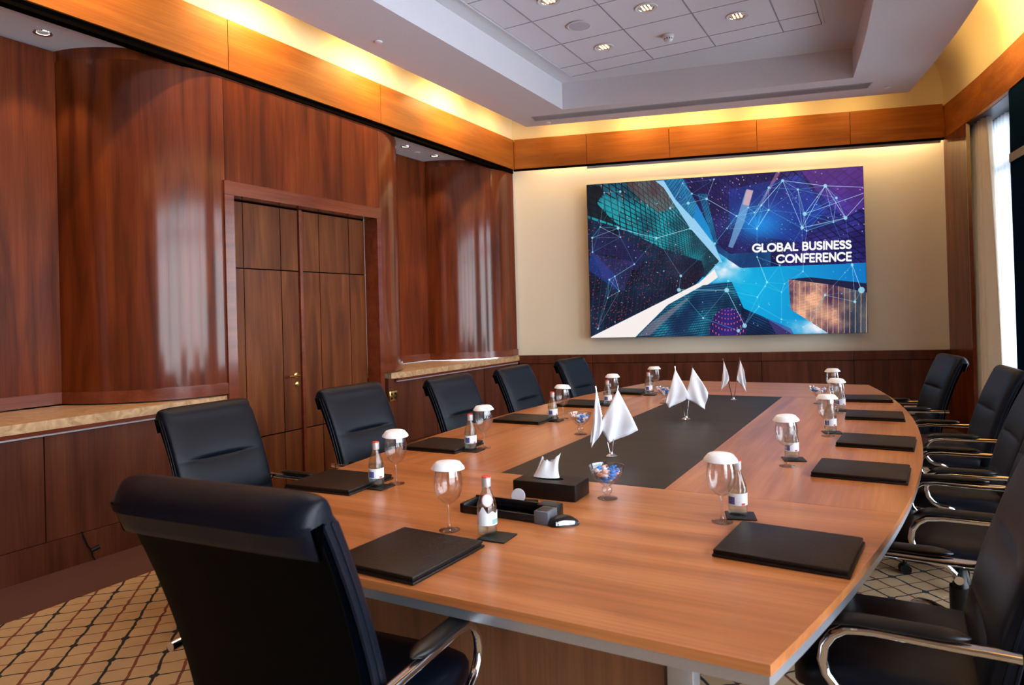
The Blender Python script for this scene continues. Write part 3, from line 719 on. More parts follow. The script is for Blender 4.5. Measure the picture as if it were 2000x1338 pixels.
    cb = C(70, 50, 80)*(1-t)+C(252, 190, 150)*t
    dk = np.clip((X-1740)/120, 0, 1)[..., None]*.65; cb = cb*(1-dk)+C(18, 60, 80)*dk
    vl_ = st((X-1412)/1000, 26, .12)[..., None]; hl = st((Y-.12*X)/1000, 95, .3)[..., None]*.35
    cb = cb*(1-hl)+C(90, 40, 60)*hl; cb = cb*(1-vl_*.7)+C(255, 190, 150)*vl_*.7
    fill([(1412, 812), (1720, 850), (1965, 905), (1965, 1185), (1690, 1185), (1427, 1018)], cb)
    # network of nodes
    def seg(x1, y1, x2, y2, wd, col, a):
        L2 = (x2-x1)**2+(y2-y1)**2; pad = 6
        x0, x3 = min(x1, x2)-pad, max(x1, x2)+pad; y0, y3 = min(y1, y2)-pad, max(y1, y2)+pad
        ok = (X > x0) & (X < x3) & (Y > y0) & (Y < y3)
        if not ok.any() or L2 == 0: return
        xx = X[ok]; yy_ = Y[ok]; t = np.clip(((xx-x1)*(x2-x1)+(yy_-y1)*(y2-y1))/L2, 0, 1)
        dd = np.hypot(xx-x1-t*(x2-x1), yy_-y1-t*(y2-y1)); q = np.clip(wd/2+.7-dd, 0, 1)[:, None]*a
        im[ok] = im[ok]*(1-q)+col*q
    big = [(1370, 135, 10), (1663, 168, 13), (1522, 362, 14), (1803, 388, 13), (1505, 457, 12), (1740, 250, 9), (1475, 195, 8), (1275, 183, 8), (1225, 305, 7), (1275, 337, 7), (1178, 355, 6), (1055, 380, 7),
           (1135, 322, 6), (852, 264, 9), (752, 230, 7), (727, 295, 10), (690, 160, 6), (902, 130, 6), (740, 468, 8), (512, 535, 9), (253, 470, 9), (133, 462, 5), (80, 536, 7), (270, 530, 5), (82, 633, 6), (232, 797, 5), (195, 820, 7), (262, 897, 5),
           (363, 714, 6), (678, 792, 9), (665, 888, 13), (990, 888, 16), (1000, 826, 7), (1265, 833, 8), (1197, 660, 6), (1195, 466, 8), (1535, 478, 6), (1720, 417, 6), (1850, 710, 10), (1915, 884, 22), (1664, 920, 9), (1352, 716, 6), (1365, 900, 5), (1200, 935, 6),
           (1210, 1000, 5), (1113, 1132, 15), (1070, 1167, 12), (1515, 1140, 7), (1365, 1088, 6), (1570, 1108, 6), (1870, 965, 10), (830, 1080, 7), (605, 330, 8), (160, 228, 5), (268, 220, 8), (990, 465, 5), (1512, 757, 6), (1253, 860, 5), (1385, 843, 5), (118, 1155, 6), (908, 570, 8), (183, 945, 5)]
    wcol = C(190, 235, 255); ccol = C(90, 205, 240)
    P = np.array([(a, b) for a, b, _ in big])
    for i in range(len(P)):
        dd = np.hypot(*(P-P[i]).T); order = np.argsort(dd)[1:4+(P[i][0] > 1150 and P[i][1] < 520)*4]
        for j in order:
            if dd[j] < 420: seg(*P[i], *P[j], 1.6, ccol if (i+j) % 2 else wcol, .5)
    for a in [(1370, 135, 1225, 305), (1225, 305, 1135, 440), (1370, 135, 1663, 168), (1663, 168, 1930, 175), (1663, 168, 1522, 362), (1663, 168, 1505, 457), (1663, 168, 1803, 388), (1522, 362, 1930, 215), (1505, 457, 1803, 388), (1803, 388, 1930, 245), (1370, 135, 1505, 457),
              (1197, 660, 1265, 833), (1850, 710, 1915, 884), (990, 888, 1113, 1132), (665, 888, 990, 888), (852, 264, 1055, 380), (1195, 466, 1275, 337), (512, 535, 253, 470), (740, 468, 512, 535)]:
        seg(*a, 2.6, wcol, .85)
    for _ in range(130):
        x, y = rng.uniform(60, 1940), rng.uniform(100, 1200)
        if not (1150 < x < 1860 and 540 < y < 710): big.append((x, y, rng.uniform(2, 4)))
    for x, y, r in big:
        ok = (np.abs(X-x) < r+3) & (np.abs(Y-y) < r+3)
        if ok.any():
            q = np.clip(r-np.hypot(X[ok]-x, Y[ok]-y)+.5, 0, 1)[:, None]*.85; im[ok] = im[ok]*(1-q)+C(160, 225, 240)*q
    # lettering: geometric strokes in a 0..1 high cell
    def arcp(cx, cy, rx, ry, a0, a1, n=16): return [(cx+rx*math.cos(math.radians(a0+(a1-a0)*i/n)), cy+ry*math.sin(math.radians(a0+(a1-a0)*i/n))) for i in range(n+1)]
    S_ = arcp(.27, .27, .22, .20, -30, -270, 12)+arcp(.27, .73, .24, .21, -90, 150, 12)
    GL = {'G': (.86, [arcp(.46, .5, .42, .44, -42, -360, 26), [(.88, .5), (.5, .5)]]), 'L': (.52, [[(.08, .06), (.08, .94), (.5, .94)]]), 'O': (.93, [arcp(.465, .5, .42, .44, 0, 360, 28)]),
          'B': (.64, [[(.08, .06), (.08, .94), (.34, .94)]+arcp(.34, .71, .23, .23, 90, -90, 10)+[(.08, .48)], [(.08, .06), (.32, .06)]+arcp(.32, .27, .20, .21, -90, 90, 10)]),
          'A': (.84, [[(.04, .96), (.42, .06), (.80, .96)], [(.18, .66), (.66, .66)]]), 'U': (.72, [[(.08, .04)]+[(.08, .62)]+arcp(.36, .62, .28, .32, 180, 0, 14)+[(.64, .04)]]),
          'S': (.56, [S_]), 'I': (.18, [[(.09, .04), (.09, .96)]]), 'N': (.76, [[(.08, .96), (.08, .06), (.66, .94), (.66, .04)]]), 'E': (.56, [[(.5, .06), (.08, .06), (.08, .94), (.5, .94)], [(.08, .49), (.46, .49)]]),
          'C': (.84, [arcp(.46, .5, .42, .44, -42, -318, 24)]), 'F': (.53, [[(.5, .06), (.08, .06), (.08, .96)], [(.08, .5), (.45, .5)]]),
          'R': (.64, [[(.08, .96), (.08, .06), (.32, .06)]+arcp(.32, .3, .23, .24, -90, 90, 10)+[(.08, .54)], [(.34, .54), (.58, .96)]]), ' ': (.30, [])}
    def word(txt, xl, xr, yl0, yl1, yr0, yr1):       # left/right x, top/bottom y at each end
        gap = .10; tot = sum(GL[c][0]+gap for c in txt)-gap; pos = 0
        for c in txt:
            wd_, strokes = GL[c]
            for s_ in strokes:
                pts = []
                for gx, gy in s_:
                    t = (pos+gx)/tot; x = xl+(xr-xl)*t; ya = yl0+(yr0-yl0)*t; yb = yl1+(yr1-yl1)*t; pts.append((x, ya+(yb-ya)*gy))
                for p, q in zip(pts[:-1], pts[1:]): seg(*p, *q, 13, C(255, 255, 255), 1)
            pos += wd_+gap
    word('GLOBAL BUSINESS', 1166, 1843, 572, 628, 541, 597)
    word('CONFERENCE', 1330, 1845, 645, 701, 622, 683)
    return np.clip(im, 0, 1)
px = paint_display()
Hh, Wd = px.shape[:2]
img = bpy.data.images.new('display picture', Wd, Hh, alpha=False)
buf = np.ones((Hh, Wd, 4), np.float32); buf[..., :3] = px[::-1]
img.pixels.foreach_set(buf.ravel()); img.update(); img.pack()
m_, nt_, b_ = newmat('display picture')
tx = nt_.nodes.new('ShaderNodeTexImage'); tx.image = img; tx.extension = 'EXTEND'
nt_.links.new(tx.outputs[0], b_.inputs['Emission Color']); b_.inputs['Emission Strength'].default_value = 1.0
b_.inputs['Base Color'].default_value = (.01, .01, .01, 1); b_.inputs['Roughness'].default_value = .25; b_.inputs['Specular IOR Level'].default_value = .25
SX0, SX1, SZ0, SZ1 = .99, 4.325, 1.145, 3.155
scr = empty('wall_display', label='large wide wall display reading GLOBAL BUSINESS CONFERENCE over blue skyscrapers', cat='screen')
scr.matrix_world = FM @ Matrix.Translation((SX0, .03, SZ0))
MB().box(0, SX1-SX0, -.045, .0, 0, SZ1-SZ0).box(.3, SX1-SX0-.3, 0, .07, .3, SZ1-SZ0-.3).build('housing', black_pl, scr)
me = bpy.data.meshes.new('picture'); Lw, Lh = SX1-SX0, SZ1-SZ0
me.from_pydata([(.004, -.047, .004), (Lw-.004, -.047, .004), (Lw-.004, -.047, Lh-.004), (.004, -.047, Lh-.004)], [], [(0, 1, 2, 3)])
uv = me.uv_layers.new(name='uv'); 
for i, c in enumerate(((0, 0), (1, 0), (1, 1), (0, 1))): uv.data[i].uv = c
me.materials.append(m_); o = bpy.data.objects.new('picture', me); COL.objects.link(o); o.parent = scr

# ------------------------------------------------------------------ table
TZp = .75
tb = empty('conference_table', (-1.24, 4.25, 0), label='long boat-shaped walnut conference table with dark inlay and aluminium edge rail', cat='table')
TI = Matrix.Translation((1.24, -4.25, 0))
Y0, Y1, YA, YB = 1.487, 7.12, 2.77, 6.0
IXL, IXR = -1.635, -.863
def tp(m, name, mat, smooth=False): return m.xf(TI).build(name, mat, tb, smooth)
def side(fn, y0, y1, n): return [(fn(y0+(y1-y0)*i/n), y0+(y1-y0)*i/n) for i in range(n+1)]
g = .0012
th_ = .024
tp(MB().prism(side(tab_r, Y0, YA-g, 10)+side(tab_l, Y0, YA-g, 10)[::-1], TZp-th_, TZp), 'tabletop', table_x)
tp(MB().prism(side(tab_r, YB+g, Y1, 10)+side(tab_l, YB+g, Y1, 10)[::-1], TZp-th_, TZp), 'tabletop', table_x)
tp(MB().prism(side(tab_r, YA+g, YB-g, 18)+[(IXR+g, YB-g), (IXR+g, YA+g)], TZp-th_, TZp), 'tabletop', table_y)
tp(MB().prism([(IXL-g, YA+g), (IXL-g, YB-g)]+side(tab_l, YA+g, YB-g, 18)[::-1], TZp-th_, TZp), 'tabletop', table_y)
ilo = tp(MB().box(IXL+g, IXR-g, YA+g, YB-g, TZp-th_, TZp), 'inlay', inlay_m); ilo['label'] = 'dark grey-brown inlay down the middle'
def ring(d, z0, z1, t):
    m = MB()
    O = side(lambda y: tab_r(y)-d, Y0+d, Y1-d, 30)+side(lambda y: tab_l(y)+d, Y0+d, Y1-d, 30)[::-1]
    I = side(lambda y: tab_r(y)-d-t, Y0+d+t, Y1-d-t, 30)+side(lambda y: tab_l(y)+d+t, Y0+d+t, Y1-d-t, 30)[::-1]
    n = len(O); vs = [(x, y, z) for z in (z0, z1) for L_ in (O, I) for x, y in L_]; fs = []
    for i in range(n):
        j = (i+1) % n
        fs += [(i, j, 2*n+j, 2*n+i), (n+i, n+j, 3*n+j, 3*n+i), (i, j, n+j, n+i), (2*n+i, 2*n+j, 3*n+j, 3*n+i)]
    return m.add(vs, fs)
rl = tp(ring(.004, TZp-.052, TZp-th_-.001, .03), 'edge_rail', alu); rl['label'] = 'aluminium rail under the edge'
tp(MB().prism(side(lambda y: tab_r(y)-.2, Y0+.1, Y1-.1, 20)+side(lambda y: tab_l(y)+.2, Y0+.1, Y1-.1, 20)[::-1], TZp-.045, TZp-th_-.002), 'underframe', black_pl)
tp(MB().box(-1.98, -.575, 1.80, 1.825, .03, .705), 'base_panel', table_z)
tp(MB().box(-1.9, -.6, 6.78, 6.805, .03, .705), 'base_panel', table_z)
tp(MB().box(-.80, -.775, 1.83, 6.78, .03, .705), 'base_panel', table_z)
tp(MB().box(-1.73, -1.705, 1.83, 6.78, .03, .705), 'base_panel', table_z)
for x, y in ((-.565, 1.79), (-2.06, 1.79), (-.565, 6.76), (-2.06, 6.76), (-.62, 4.2), (-2.0, 4.2)):
    tp(MB().box(x, x+.07, y, y+.07, .0, .705, .004), 'leg', alu, True)

# ------------------------------------------------------------------ chairs
def make_chair():
    t = empty('conference_chair')
    def cy_(z):        # y of the back centreline at height z
        k = (z-.45)/.6
        return -.185-.10*k-.11*k*k
    HW = .275
    seams = [.43, .565, .775, .985]
    def puff(z):
        for a, b in zip(seams[:-1], seams[1:]):
            if a <= z <= b:
                s_ = (z-a)/(b-a); return 1 if (b > .9 and s_ > .5) else (math.sin(PI*s_)**.30 if 0 < s_ < 1 else 0)
        return 1
    zs = []
    for a, b, k in ((.43, .565, 7), (.565, .775, 9), (.775, .985, 9)):
        zs += [a+(b-a)*(.5-.5*math.cos(PI*i/k)) for i in range(k)]
    us = [-1, -.99, -.96, -.9, -.78, -.6, -.4, -.2, 0, .2, .4, .6, .78, .9, .96, .99, 1]
    zt_, rings = 1.005, []
    for u in us:
        e_ = abs(u); ed = max(0, 1-e_**9)**.5; mid = max(0, 1-(e_/.72)**4)
        R = []
        for z in zs:
            dip = 1-(1-puff(z))*(.08+.50*mid)
            R.append((u*HW, cy_(z)+.010+.032*(.35+.65*ed)*dip, z))
        y0_ = cy_(zt_); 
        for k in range(0, 11):                    # over the top
            a = .33+(PI-.33)*k/10; q = .35+.65*ed
            R.append((u*HW, y0_-.0077+.060*q*math.cos(a), .975+(.045+.025*q)*math.sin(a)))
        for z in (.99, .965, .94, .925): R.append((u*HW, cy_(z)-.022-(.052)*(.5+.5*ed), z))
        R.append((u*HW, cy_(.92)-.060, .92))
        for z in (.94, .97, .985): R.append((u*HW, cy_(z)-.052, z))
        for z in (.99, .9, .8, .7, .6, .5, .43): R.append((u*HW, cy_(z)-.014, z))
        rings.append(R)
    MB().loft(rings).build('backrest', leather, t, True, 55)
    # rear shell
    rings = []
    for i in range(15):
        z = .40+.575*i/14; w_ = HW*(.90+.08*i/14)
        R = [(-w_, cy_(z)-.030, z), (w_, cy_(z)-.030, z), (w_+.004, cy_(z)-.038, z), (w_*.8, cy_(z)-.052, z), (-w_*.8, cy_(z)-.052, z), (-w_-.004, cy_(z)-.038, z)]
        rings.append(R)
    MB().loft(rings).build('back_shell', leather_back, t, True, 40)
    for sx_ in (-1, 1):
        for o_ in (.006, -.014):
            MB().tube([(sx_*HW*.992, cy_(z)+o_, z) for z in [.43+.555*i/10 for i in range(11)]], .0055, 6).build('piping', leather, t, True)
    # seat
    rings = []
    for z, s in ((.405, .90), (.412, .97), (.43, 1.0), (.465, 1.0), (.482, .97), (.492, .88), (.496, .6)):
        R = []
        for k in range(28):
            a = 2*PI*k/28; c_, s_ = math.cos(a), math.sin(a)
            x = .265*math.copysign(abs(c_)**.35, c_)*s; y = .02+.235*math.copysign(abs(s_)**.4, s_)*s
            zz = z-(.025*max(0, (y-.12)/.13)**2 if z > .42 else 0); R.append((x, y, zz))
        rings.append(R)
    MB().loft(rings).build('seat', leather, t, True, 50)
    MB().box(-.10, .10, -.12, .12, .355, .406, .01).box(-.02, .02, -.26, -.1, .37, .39).build('mechanism', black_pl, t, True)
    MB().box(-.045, .045, -.235, -.205, .34, .60).build('back_bracket', black_pl, t)
    # arms: chrome loop and pad
    for s in (-1, 1):
        X = s*.298
        pts = [(X, -.225, .604), (X, -.10, .604), (X, .06, .607)]
        for k in range(1, 9):
            a = PI/2-PI*k/8*1.02; pts.append((X, .085+.085*math.cos(a), .522+.085*math.sin(a)))
        pts += [(X-s*.012, .06, .43), (X-s*.035, .02, .385)]
        arm = MB().tube(pts, .0125, 10).build('arm_loop', chrome, t, True)
        MB().tube([(X-.0, -.232, .604), (X, -.262, .604)], .012, 12).build('bolt', chrome, arm, True); MB().tube([(X-s*.03, .025, .385), (X+s*.012, .02, .385)], .016, 12).build('bolt', chrome, arm, True)
        MB().tube([(X-s*.03, -.21, .585), (X-s*.005, -.205, .600)], .012, 8).build('stay', black_pl, arm, True)
        rings = []
        for k in range(13):
            q = k/12; y = -.135+.30*q; w2 = .026*(min(1, math.sin(PI*min(1, q*6+.08)/2))*min(1, math.sin(PI*min(1, (1-q)*6+.08)/2)))
            zc_ = .629 - (.022*max(0, (q-.75)/.25)**2)
            rings.append([(X+w2*math.cos(a_), y, zc_+.013*(w2/.026)*math.sin(a_)) for a_ in [2*PI*i/12 for i in range(12)]])
        MB().loft(rings).build('arm_pad', black_pl, t, True, 60)
    MB().tube([(-.285, .02, .388), (.285, .02, .388)], .010, 8).build('cross_bar', black_pl, t, True)
    MB().lathe([(.0, .10), (.030, .10), (.030, .27), (.024, .28), (.024, .36), (0, .36)], 20).lathe([(.040, .11), (.040, .26)], 20).build('gas_column', black_pl, t, True)
    m = MB().tube([(.09, -.02, .37), (.20, -.03, .365), (.205, -.03, .25)], .007, 8); m.lathe([(.001, .15), (.018, .155), (.026, .18), (.020, .22), (.008, .26)], 12, .205, -.03)
    m.build('lever', black_pl, t, True)
    MB().lathe([(0, .075), (.045, .075), (.045, .115), (.034, .13), (0, .13)], 20).build('hub', chrome, t, True)
    for k in range(5):
        a = PI/2+2*PI*k/5+.3; d_ = Vector((math.cos(a), math.sin(a), 0))
        pts = [d_*r+Vector((0, 0, z)) for r, z in ((.03, .10), (.10, .112), (.18, .112), (.25, .098), (.29, .075))]
        lg = MB().tube(pts, [.022, .021, .019, .017, .014], 10).build('leg', chrome, t, True)
        cpos = d_*.285; tang = Vector((-d_.y, d_.x, 0)); m = MB()
        for o_ in (-.016, .016):
            c0 = cpos+tang*o_+Vector((0, 0, .028)); m.tube([c0-tang*.010, c0+tang*.010], .0275, 14)
        m.tube([cpos+Vector((0, 0, .03)), cpos+Vector((0, 0, .075))], .010, 8)
        m.build('caster', black_pl, lg, True)
    return t
chair0 = make_chair()
CH_G = 'black leather conference chairs'
def chair(x, y, deg, lab, s=1.0, first=[True]):
    c = chair0 if first[0] else dup(chair0); first[0] = False
    c.location = (x, y, 0); c.rotation_euler = (0, 0, math.radians(deg)); c.scale = (s, s, s)
    tag(c, lab, 'chair', CH_G); return c
chair(-1.355, 1.42, 4, 'black leather chair seen from behind at the near end of the table', 1.08)
TO = .42
for x, y, d, s, lab in ((-3.37, 2.48, -90, 1.0, 'black leather chair in front of the bow column left of the door'),
                        (-3.14, 3.38, -90, 1.012, 'black leather chair standing in front of the double door'),
                        (-2.97, 4.24, -90, 1.0, 'black leather chair before the panelling with the brass socket plate'),
                        (-2.92, 5.12, -90, 1.0, 'black leather chair below the second marble shelf, second from the screen wall'),
                        (-2.84, 6.10, -92, 1.0, 'farthest black leather chair on the door side, against the far wainscot')):
    chair(x+TO, y, d, lab, s)
for x, y, d, sc_, lab in ((-.02, 2.29, 90, 1.08, 'black leather chair with the large chrome arm loop at the bottom right corner'),
                     (.19, 3.50, 90, 1.05, 'second black leather chair from the camera on the window side'),
                     (.25, 4.46, 92, 1.0, 'middle black leather chair on the window side'),
                     (.245, 5.55, 97, 1.0, 'black leather chair on the window side, second from the drape'),
                     (-.01, 6.80, 104, 1.0, 'black leather chair nearest the drape and the corner post')):
    chair(x, y, d, lab, sc_)

# ------------------------------------------------------------------ table ware
def folder(quad, lab, z=TZp):
    P = [Vector((x, y, 0)) for x, y in quad]; c = sum(P, Vector())/4
    u = ((P[2]-P[1])+(P[3]-P[0])).normalized(); ang = math.atan2(u.y, u.x)
    w_ = ((P[2]-P[1]).length+(P[3]-P[0]).length)/4; h_ = ((P[1]-P[0]).length+(P[2]-P[3]).length)/4
    t = empty('leather_folder', (c.x, c.y, z), ang, label=lab, cat='folder', group='dark leather folders laid at the places')
    MB().box(-w_, w_, -h_, h_, 0, .009, .003).build('lower_cover', leather_brown, t, True)
    MB().box(-w_+.006, w_-.008, -h_+.008, h_-.008, .009, .0125).build('paper_block', black_pl, t)
    MB().box(-w_+.002, w_-.004, -h_+.004, h_-.004, .0125, .0225, .004).build('upper_cover', leather_brown, t, True)
    m = MB().box(-w_+.002, -w_+.012, -h_+.006, h_-.006, .004, .019, .004); m.build('spine', leather_brown, t, True)
    return t
for q, lab in (([(-1.486, 1.52), (-1.505, 1.865), (-1.172, 1.862), (-1.165, 1.50)][0:4], 'dark leather folder at the near end of the table before the big chair back'),
               ([(-2.348, 2.129), (-2.39, 2.455), (-2.032, 2.468), (-2.000, 2.165)], 'dark leather folder nearest the camera on the door side'),
               ([(-2.430, 3.035), (-2.425, 3.345), (-2.09, 3.350), (-2.070, 3.045)], 'second dark leather folder on the door side, before the door'),
               ([(-2.455, 4.04), (-2.44, 4.354), (-2.095, 4.357), (-2.09, 4.046)], 'third dark leather folder on the door side'),
               ([(-2.40, 4.90), (-2.37, 5.22), (-2.05, 5.22), (-2.06, 4.90)], 'fourth dark leather folder on the door side, level with the middle flags'),
               ([(-2.33, 5.80), (-2.29, 6.12), (-1.97, 6.10), (-1.99, 5.78)], 'farthest dark leather folder on the door side'),
               ([(-.512, 2.062), (-.478, 2.397), (-.113, 2.363), (-.137, 2.045)], 'large dark leather folder nearest the camera on the window side'),
               ([(-.358, 3.213), (-.344, 3.540), (.018, 3.520), (.010, 3.20)], 'second dark leather folder on the window side'),
               ([(-.317, 3.955), (-.30, 4.289), (.052, 4.270), (.044, 3.94)], 'third dark leather folder on the window side, beside the folder with the glass in front'),
               ([(-.335, 4.91), (-.34, 5.24), (-.010, 5.25), (.015, 4.92)], 'fourth dark leather folder on the window side'),
               ([(-.40, 5.80), (-.410, 6.13), (-.10, 6.17), (-.075, 5.85)], 'farthest dark leather folder on the window side, by the curtain')):
    folder(q, lab)
# wine glass
def make_glass():
    t = empty('wine_glass')
    o_ = [(.0, .0), (.036, .0), (.0365, .002), (.02, .005), (.007, .010), (.0045, .022), (.0042, .078), (.007, .090), (.022, .098), (.037, .113), (.0465, .137), (.049, .160), (.0465, .188), (.041, .214), (.0395, .214), (.045, .188)]
    MB().lathe(o_, 28).build('glass', glass, t, True, 70)
    return t
def make_lid():
    o = MB().lathe([(.0, .004), (.026, .004), (.030, .014), (.033, .019), (.0, .019)], 26)
    m = MB().lathe([(.0, .022), (.038, .022), (.043, .0195), (.0565, .003), (.058, -.002), (.056, -.003), (.044, .001), (.041, .004), (.0, .004)], 34)
    return m
glass0 = make_glass(); lid_me = None
def make_bottle(near=False):
    t = empty('water_bottle')
    o_ = [(0, 0), (.028, 0), (.0315, .004), (.033, .012), (.033, .092), (.030, .108), (.0225, .130), (.0155, .148), (.0135, .160), (.0130, .172)]
    MB().lathe(o_, 28).build('bottle', glassg, t, True, 70)
    MB().lathe([(0, .0055), (.0305, .0125), (.0305, .094), (.030, .095), (0, .095)], 24).build('water', water_m, t, True, 50)
    MB().lathe([(.0145, .158), (.0156, .161), (.0156, .188), (.0145, .189)], 22).build('collar', silvercap, t, True)
    MB().lathe([(.0, .1935), (.012, .193), (.0150, .1915), (.0154, .188), (.0, .188)], 22).build('cap', redcap, t, True)
    def band(a0, a1, z0, z1, r, n=12, top=None):
        m = MB(); m.grid(lambda u, v: (r*math.sin(math.radians(a0+(a1-a0)*u)), -r*math.cos(math.radians(a0+(a1-a0)*u)), z0+((top(u) if top else z1)-z0)*v), n, 1); return m
    if near:
        band(-95, 120, .036, .09, .0334, 30, lambda u: .078+.016*math.exp(-((u-.30)/.10)**2)+.004*math.sin(25*u)).build('label', labelw, t, True)
        band(25, 80, .040, .056, .0337, 8).build('print', labelt, t, True)
        for r1, mt, nm, dz in ((.021, labelr, 'print', .0), (.0185, labelw, 'label', .0012)):     # round neck label with a red ring
            pts = []
            def rad(z): return .033 if z < .092 else .030-(z-.108)*.34 if z > .108 else .033-(z-.092)*.19
            m = MB()
            def fn(u, v, r1=r1, dz=dz):
                a = 2*PI*u; rr_ = r1*v; z = .118+rr_*math.sin(a); R_ = rad(z)+.0008+dz
                x = rr_*math.cos(a)*.9; return (x, -math.sqrt(max(R_*R_-x*x, 0)), z)
            m.grid(fn, 28, 3).build(nm, mt, t, True, 60)
    else:
        band(-75, 165, .038, .080, .0334, 22).build('label', labelw, t, True)
        band(-48, -2, .042, .068, .0337, 6).build('print', labelb, t, True)
        band(38, 62, .039, .047, .0337, 4).build('print', labelr, t, True)
    return t
labelt = simple('teal print', (.25, .42, .38), .6)
bottle0 = make_bottle(); bottle1 = make_bottle(True)
lidm = make_lid().mesh('paper_lid', whitepaper, True, 40)
used_g = [False]; used_b = [False]
def place_glass(x, y, lab, tilt=0, k=0):
    if used_g[0]: g = dup(glass0)
    else: g = glass0; used_g[0] = True
    g.location = (x, y, TZp); g.rotation_euler = (0, 0, k*.7); tag(g, 'stemmed wine glass '+lab, 'wine glass', 'stemmed wine glasses at the places')
    o = bpy.data.objects.new('paper_lid', lidm); COL.objects.link(o); o.location = (x, y, TZp+.2125); o.rotation_euler = (tilt, 0, k)
    tag(o, 'white paper cover on the wine glass '+lab, 'glass cover', 'white paper glass covers')
def place_bottle(x, y, lab, rz=0, z=0, s=1.0):
    if 'near end' in lab: g = bottle1
    elif used_b[0]: g = dup(bottle0)
    else: g = bottle0; used_b[0] = True
    g.location = (x, y, TZp+z); g.rotation_euler = (0, 0, rz); g.scale = (s,)*3; tag(g, 'small glass water bottle with red cap '+lab, 'bottle', 'water bottles at the places')
def coaster(x, y, rz, lab):
    o = MB().box(-.05, .05, -.05, .05, 0, .005, .002).build('coaster', coaster_m, None, True); o.location = (x, y, TZp); o.rotation_euler = (0, 0, rz)
    tag(o, 'square black coaster '+lab, 'coaster', 'square black coasters')
PL = [('at the near end of the table', (-1.365, 1.955), (-1.215, 1.96), (-1.175, 1.955)),
      ('at the first place on the door side', (-1.955, 2.405), (-2.00, 2.325), None),
      ('at the second place on the door side', (-2.02, 3.25), (-2.055, 3.165), None),
      ('at the third place on the door side', (-2.06, 4.36), (-2.085, 4.245), None),
      ('at the fourth place on the door side', (-2.02, 5.21), (-2.015, 5.08), None),
      ('at the farthest place on the door side', (-1.93, 6.0), (-1.93, 5.83), None),
      ('at the first place on the window side', (-.553, 2.42), (-.520, 2.515), None),
      ('at the second place on the window side', (-.474, 3.39), (-.475, 3.55), None),
      ('at the third place on the window side', (-.376, 4.26), (-.372, 4.38), None),
      ('at the fourth place on the window side', (-.395, 5.20), (-.385, 5.32), None),
      ('at the farthest place on the window side', (-.485, 6.02), (-.487, 6.14), None)]
for k, (lab, gp, bp_, co) in enumerate(PL):
    place_glass(*gp, lab, tilt=.05 if k % 2 else -.03, k=k*.8)
    off = 0 if k else .0
    cx_, cy2 = co or (bp_[0]+(.015 if k < 6 else .01), bp_[1]+(.0 if k < 6 else -.005))
    if k < 6 and k > 0: cy2 -= .0
    coaster(cx_, cy2, .05 if k < 6 else .3, lab)
    place_bottle(*bp_, lab, rz=(.62 if k == 0 else .45 if k < 6 else -.05), z=.005)
# candy dishes
def make_dish():
    t = empty('candy_dish')
    o_ = [(0, 0), (.038, 0), (.040, .003), (.030, .008), (.014, .012), (.010, .017), (.018, .025), (.021, .034), (.018, .044), (.011, .050), (.022, .057), (.044, .074), (.058, .095), (.068, .123), (.070, .129), (.068, .129), (.066, .122)]
    MB().lathe(o_, 32).build('dish', glass, t, True, 70)
    return t
dish0 = make_dish()
cme = []
for mt in (candyb, candyw, candyo):
    m = MB(); rings = []
    for x, r in ((-.018, .007), (-.0125, .0015), (-.010, .006), (-.005, .0085), (.005, .0085), (.010, .006), (.0125, .0015), (.018, .007)):
        rings.append([(x, r*math.cos(a), r*math.sin(a)*(.5 if abs(x) > .012 else 1)) for a in [2*PI*i/8 for i in range(8)]])
    cme.append(m.loft(rings).mesh('candy', mt, True, 60))
for k, (x, y, lab) in enumerate(((-1.022, 2.545, 'beside the tissue box'), (-1.70, 3.835, 'left of the nearest white flags'), (-1.645, 5.35, 'left of the middle white flags'), (-.556, 5.66, 'on the window side of the table'))):
    d = dish0 if k == 0 else dup(dish0)
    d.location = (x, y, TZp); tag(d, 'small footed glass candy dish '+lab, 'candy dish', 'footed glass candy dishes')
    rr = random.Random(k)
    for lvl, (zz, rad, cnt) in enumerate(((.076, .014, 3), (.088, .027, 7), (.101, .038, 12), (.108, .018, 6), (.113, .042, 7))):
        for i in range(cnt):
            a = 2*PI*i/cnt+rr.random()*.5
            ck = rr.choice((0, 0, 1, 1, 2)); c = bpy.data.objects.new('candy', cme[ck]); COL.objects.link(c)
            c.location = (x+rad*math.cos(a), y+rad*math.sin(a), TZp+zz); c.rotation_euler = (rr.random()*.6, rr.random()*.6, a+PI/2+rr.random()*.5)
            tag(c, ('blue', 'white', 'pink')[ck]+' wrapped candy in the glass dish '+lab, 'candy', 'wrapped candies in the dish '+lab)
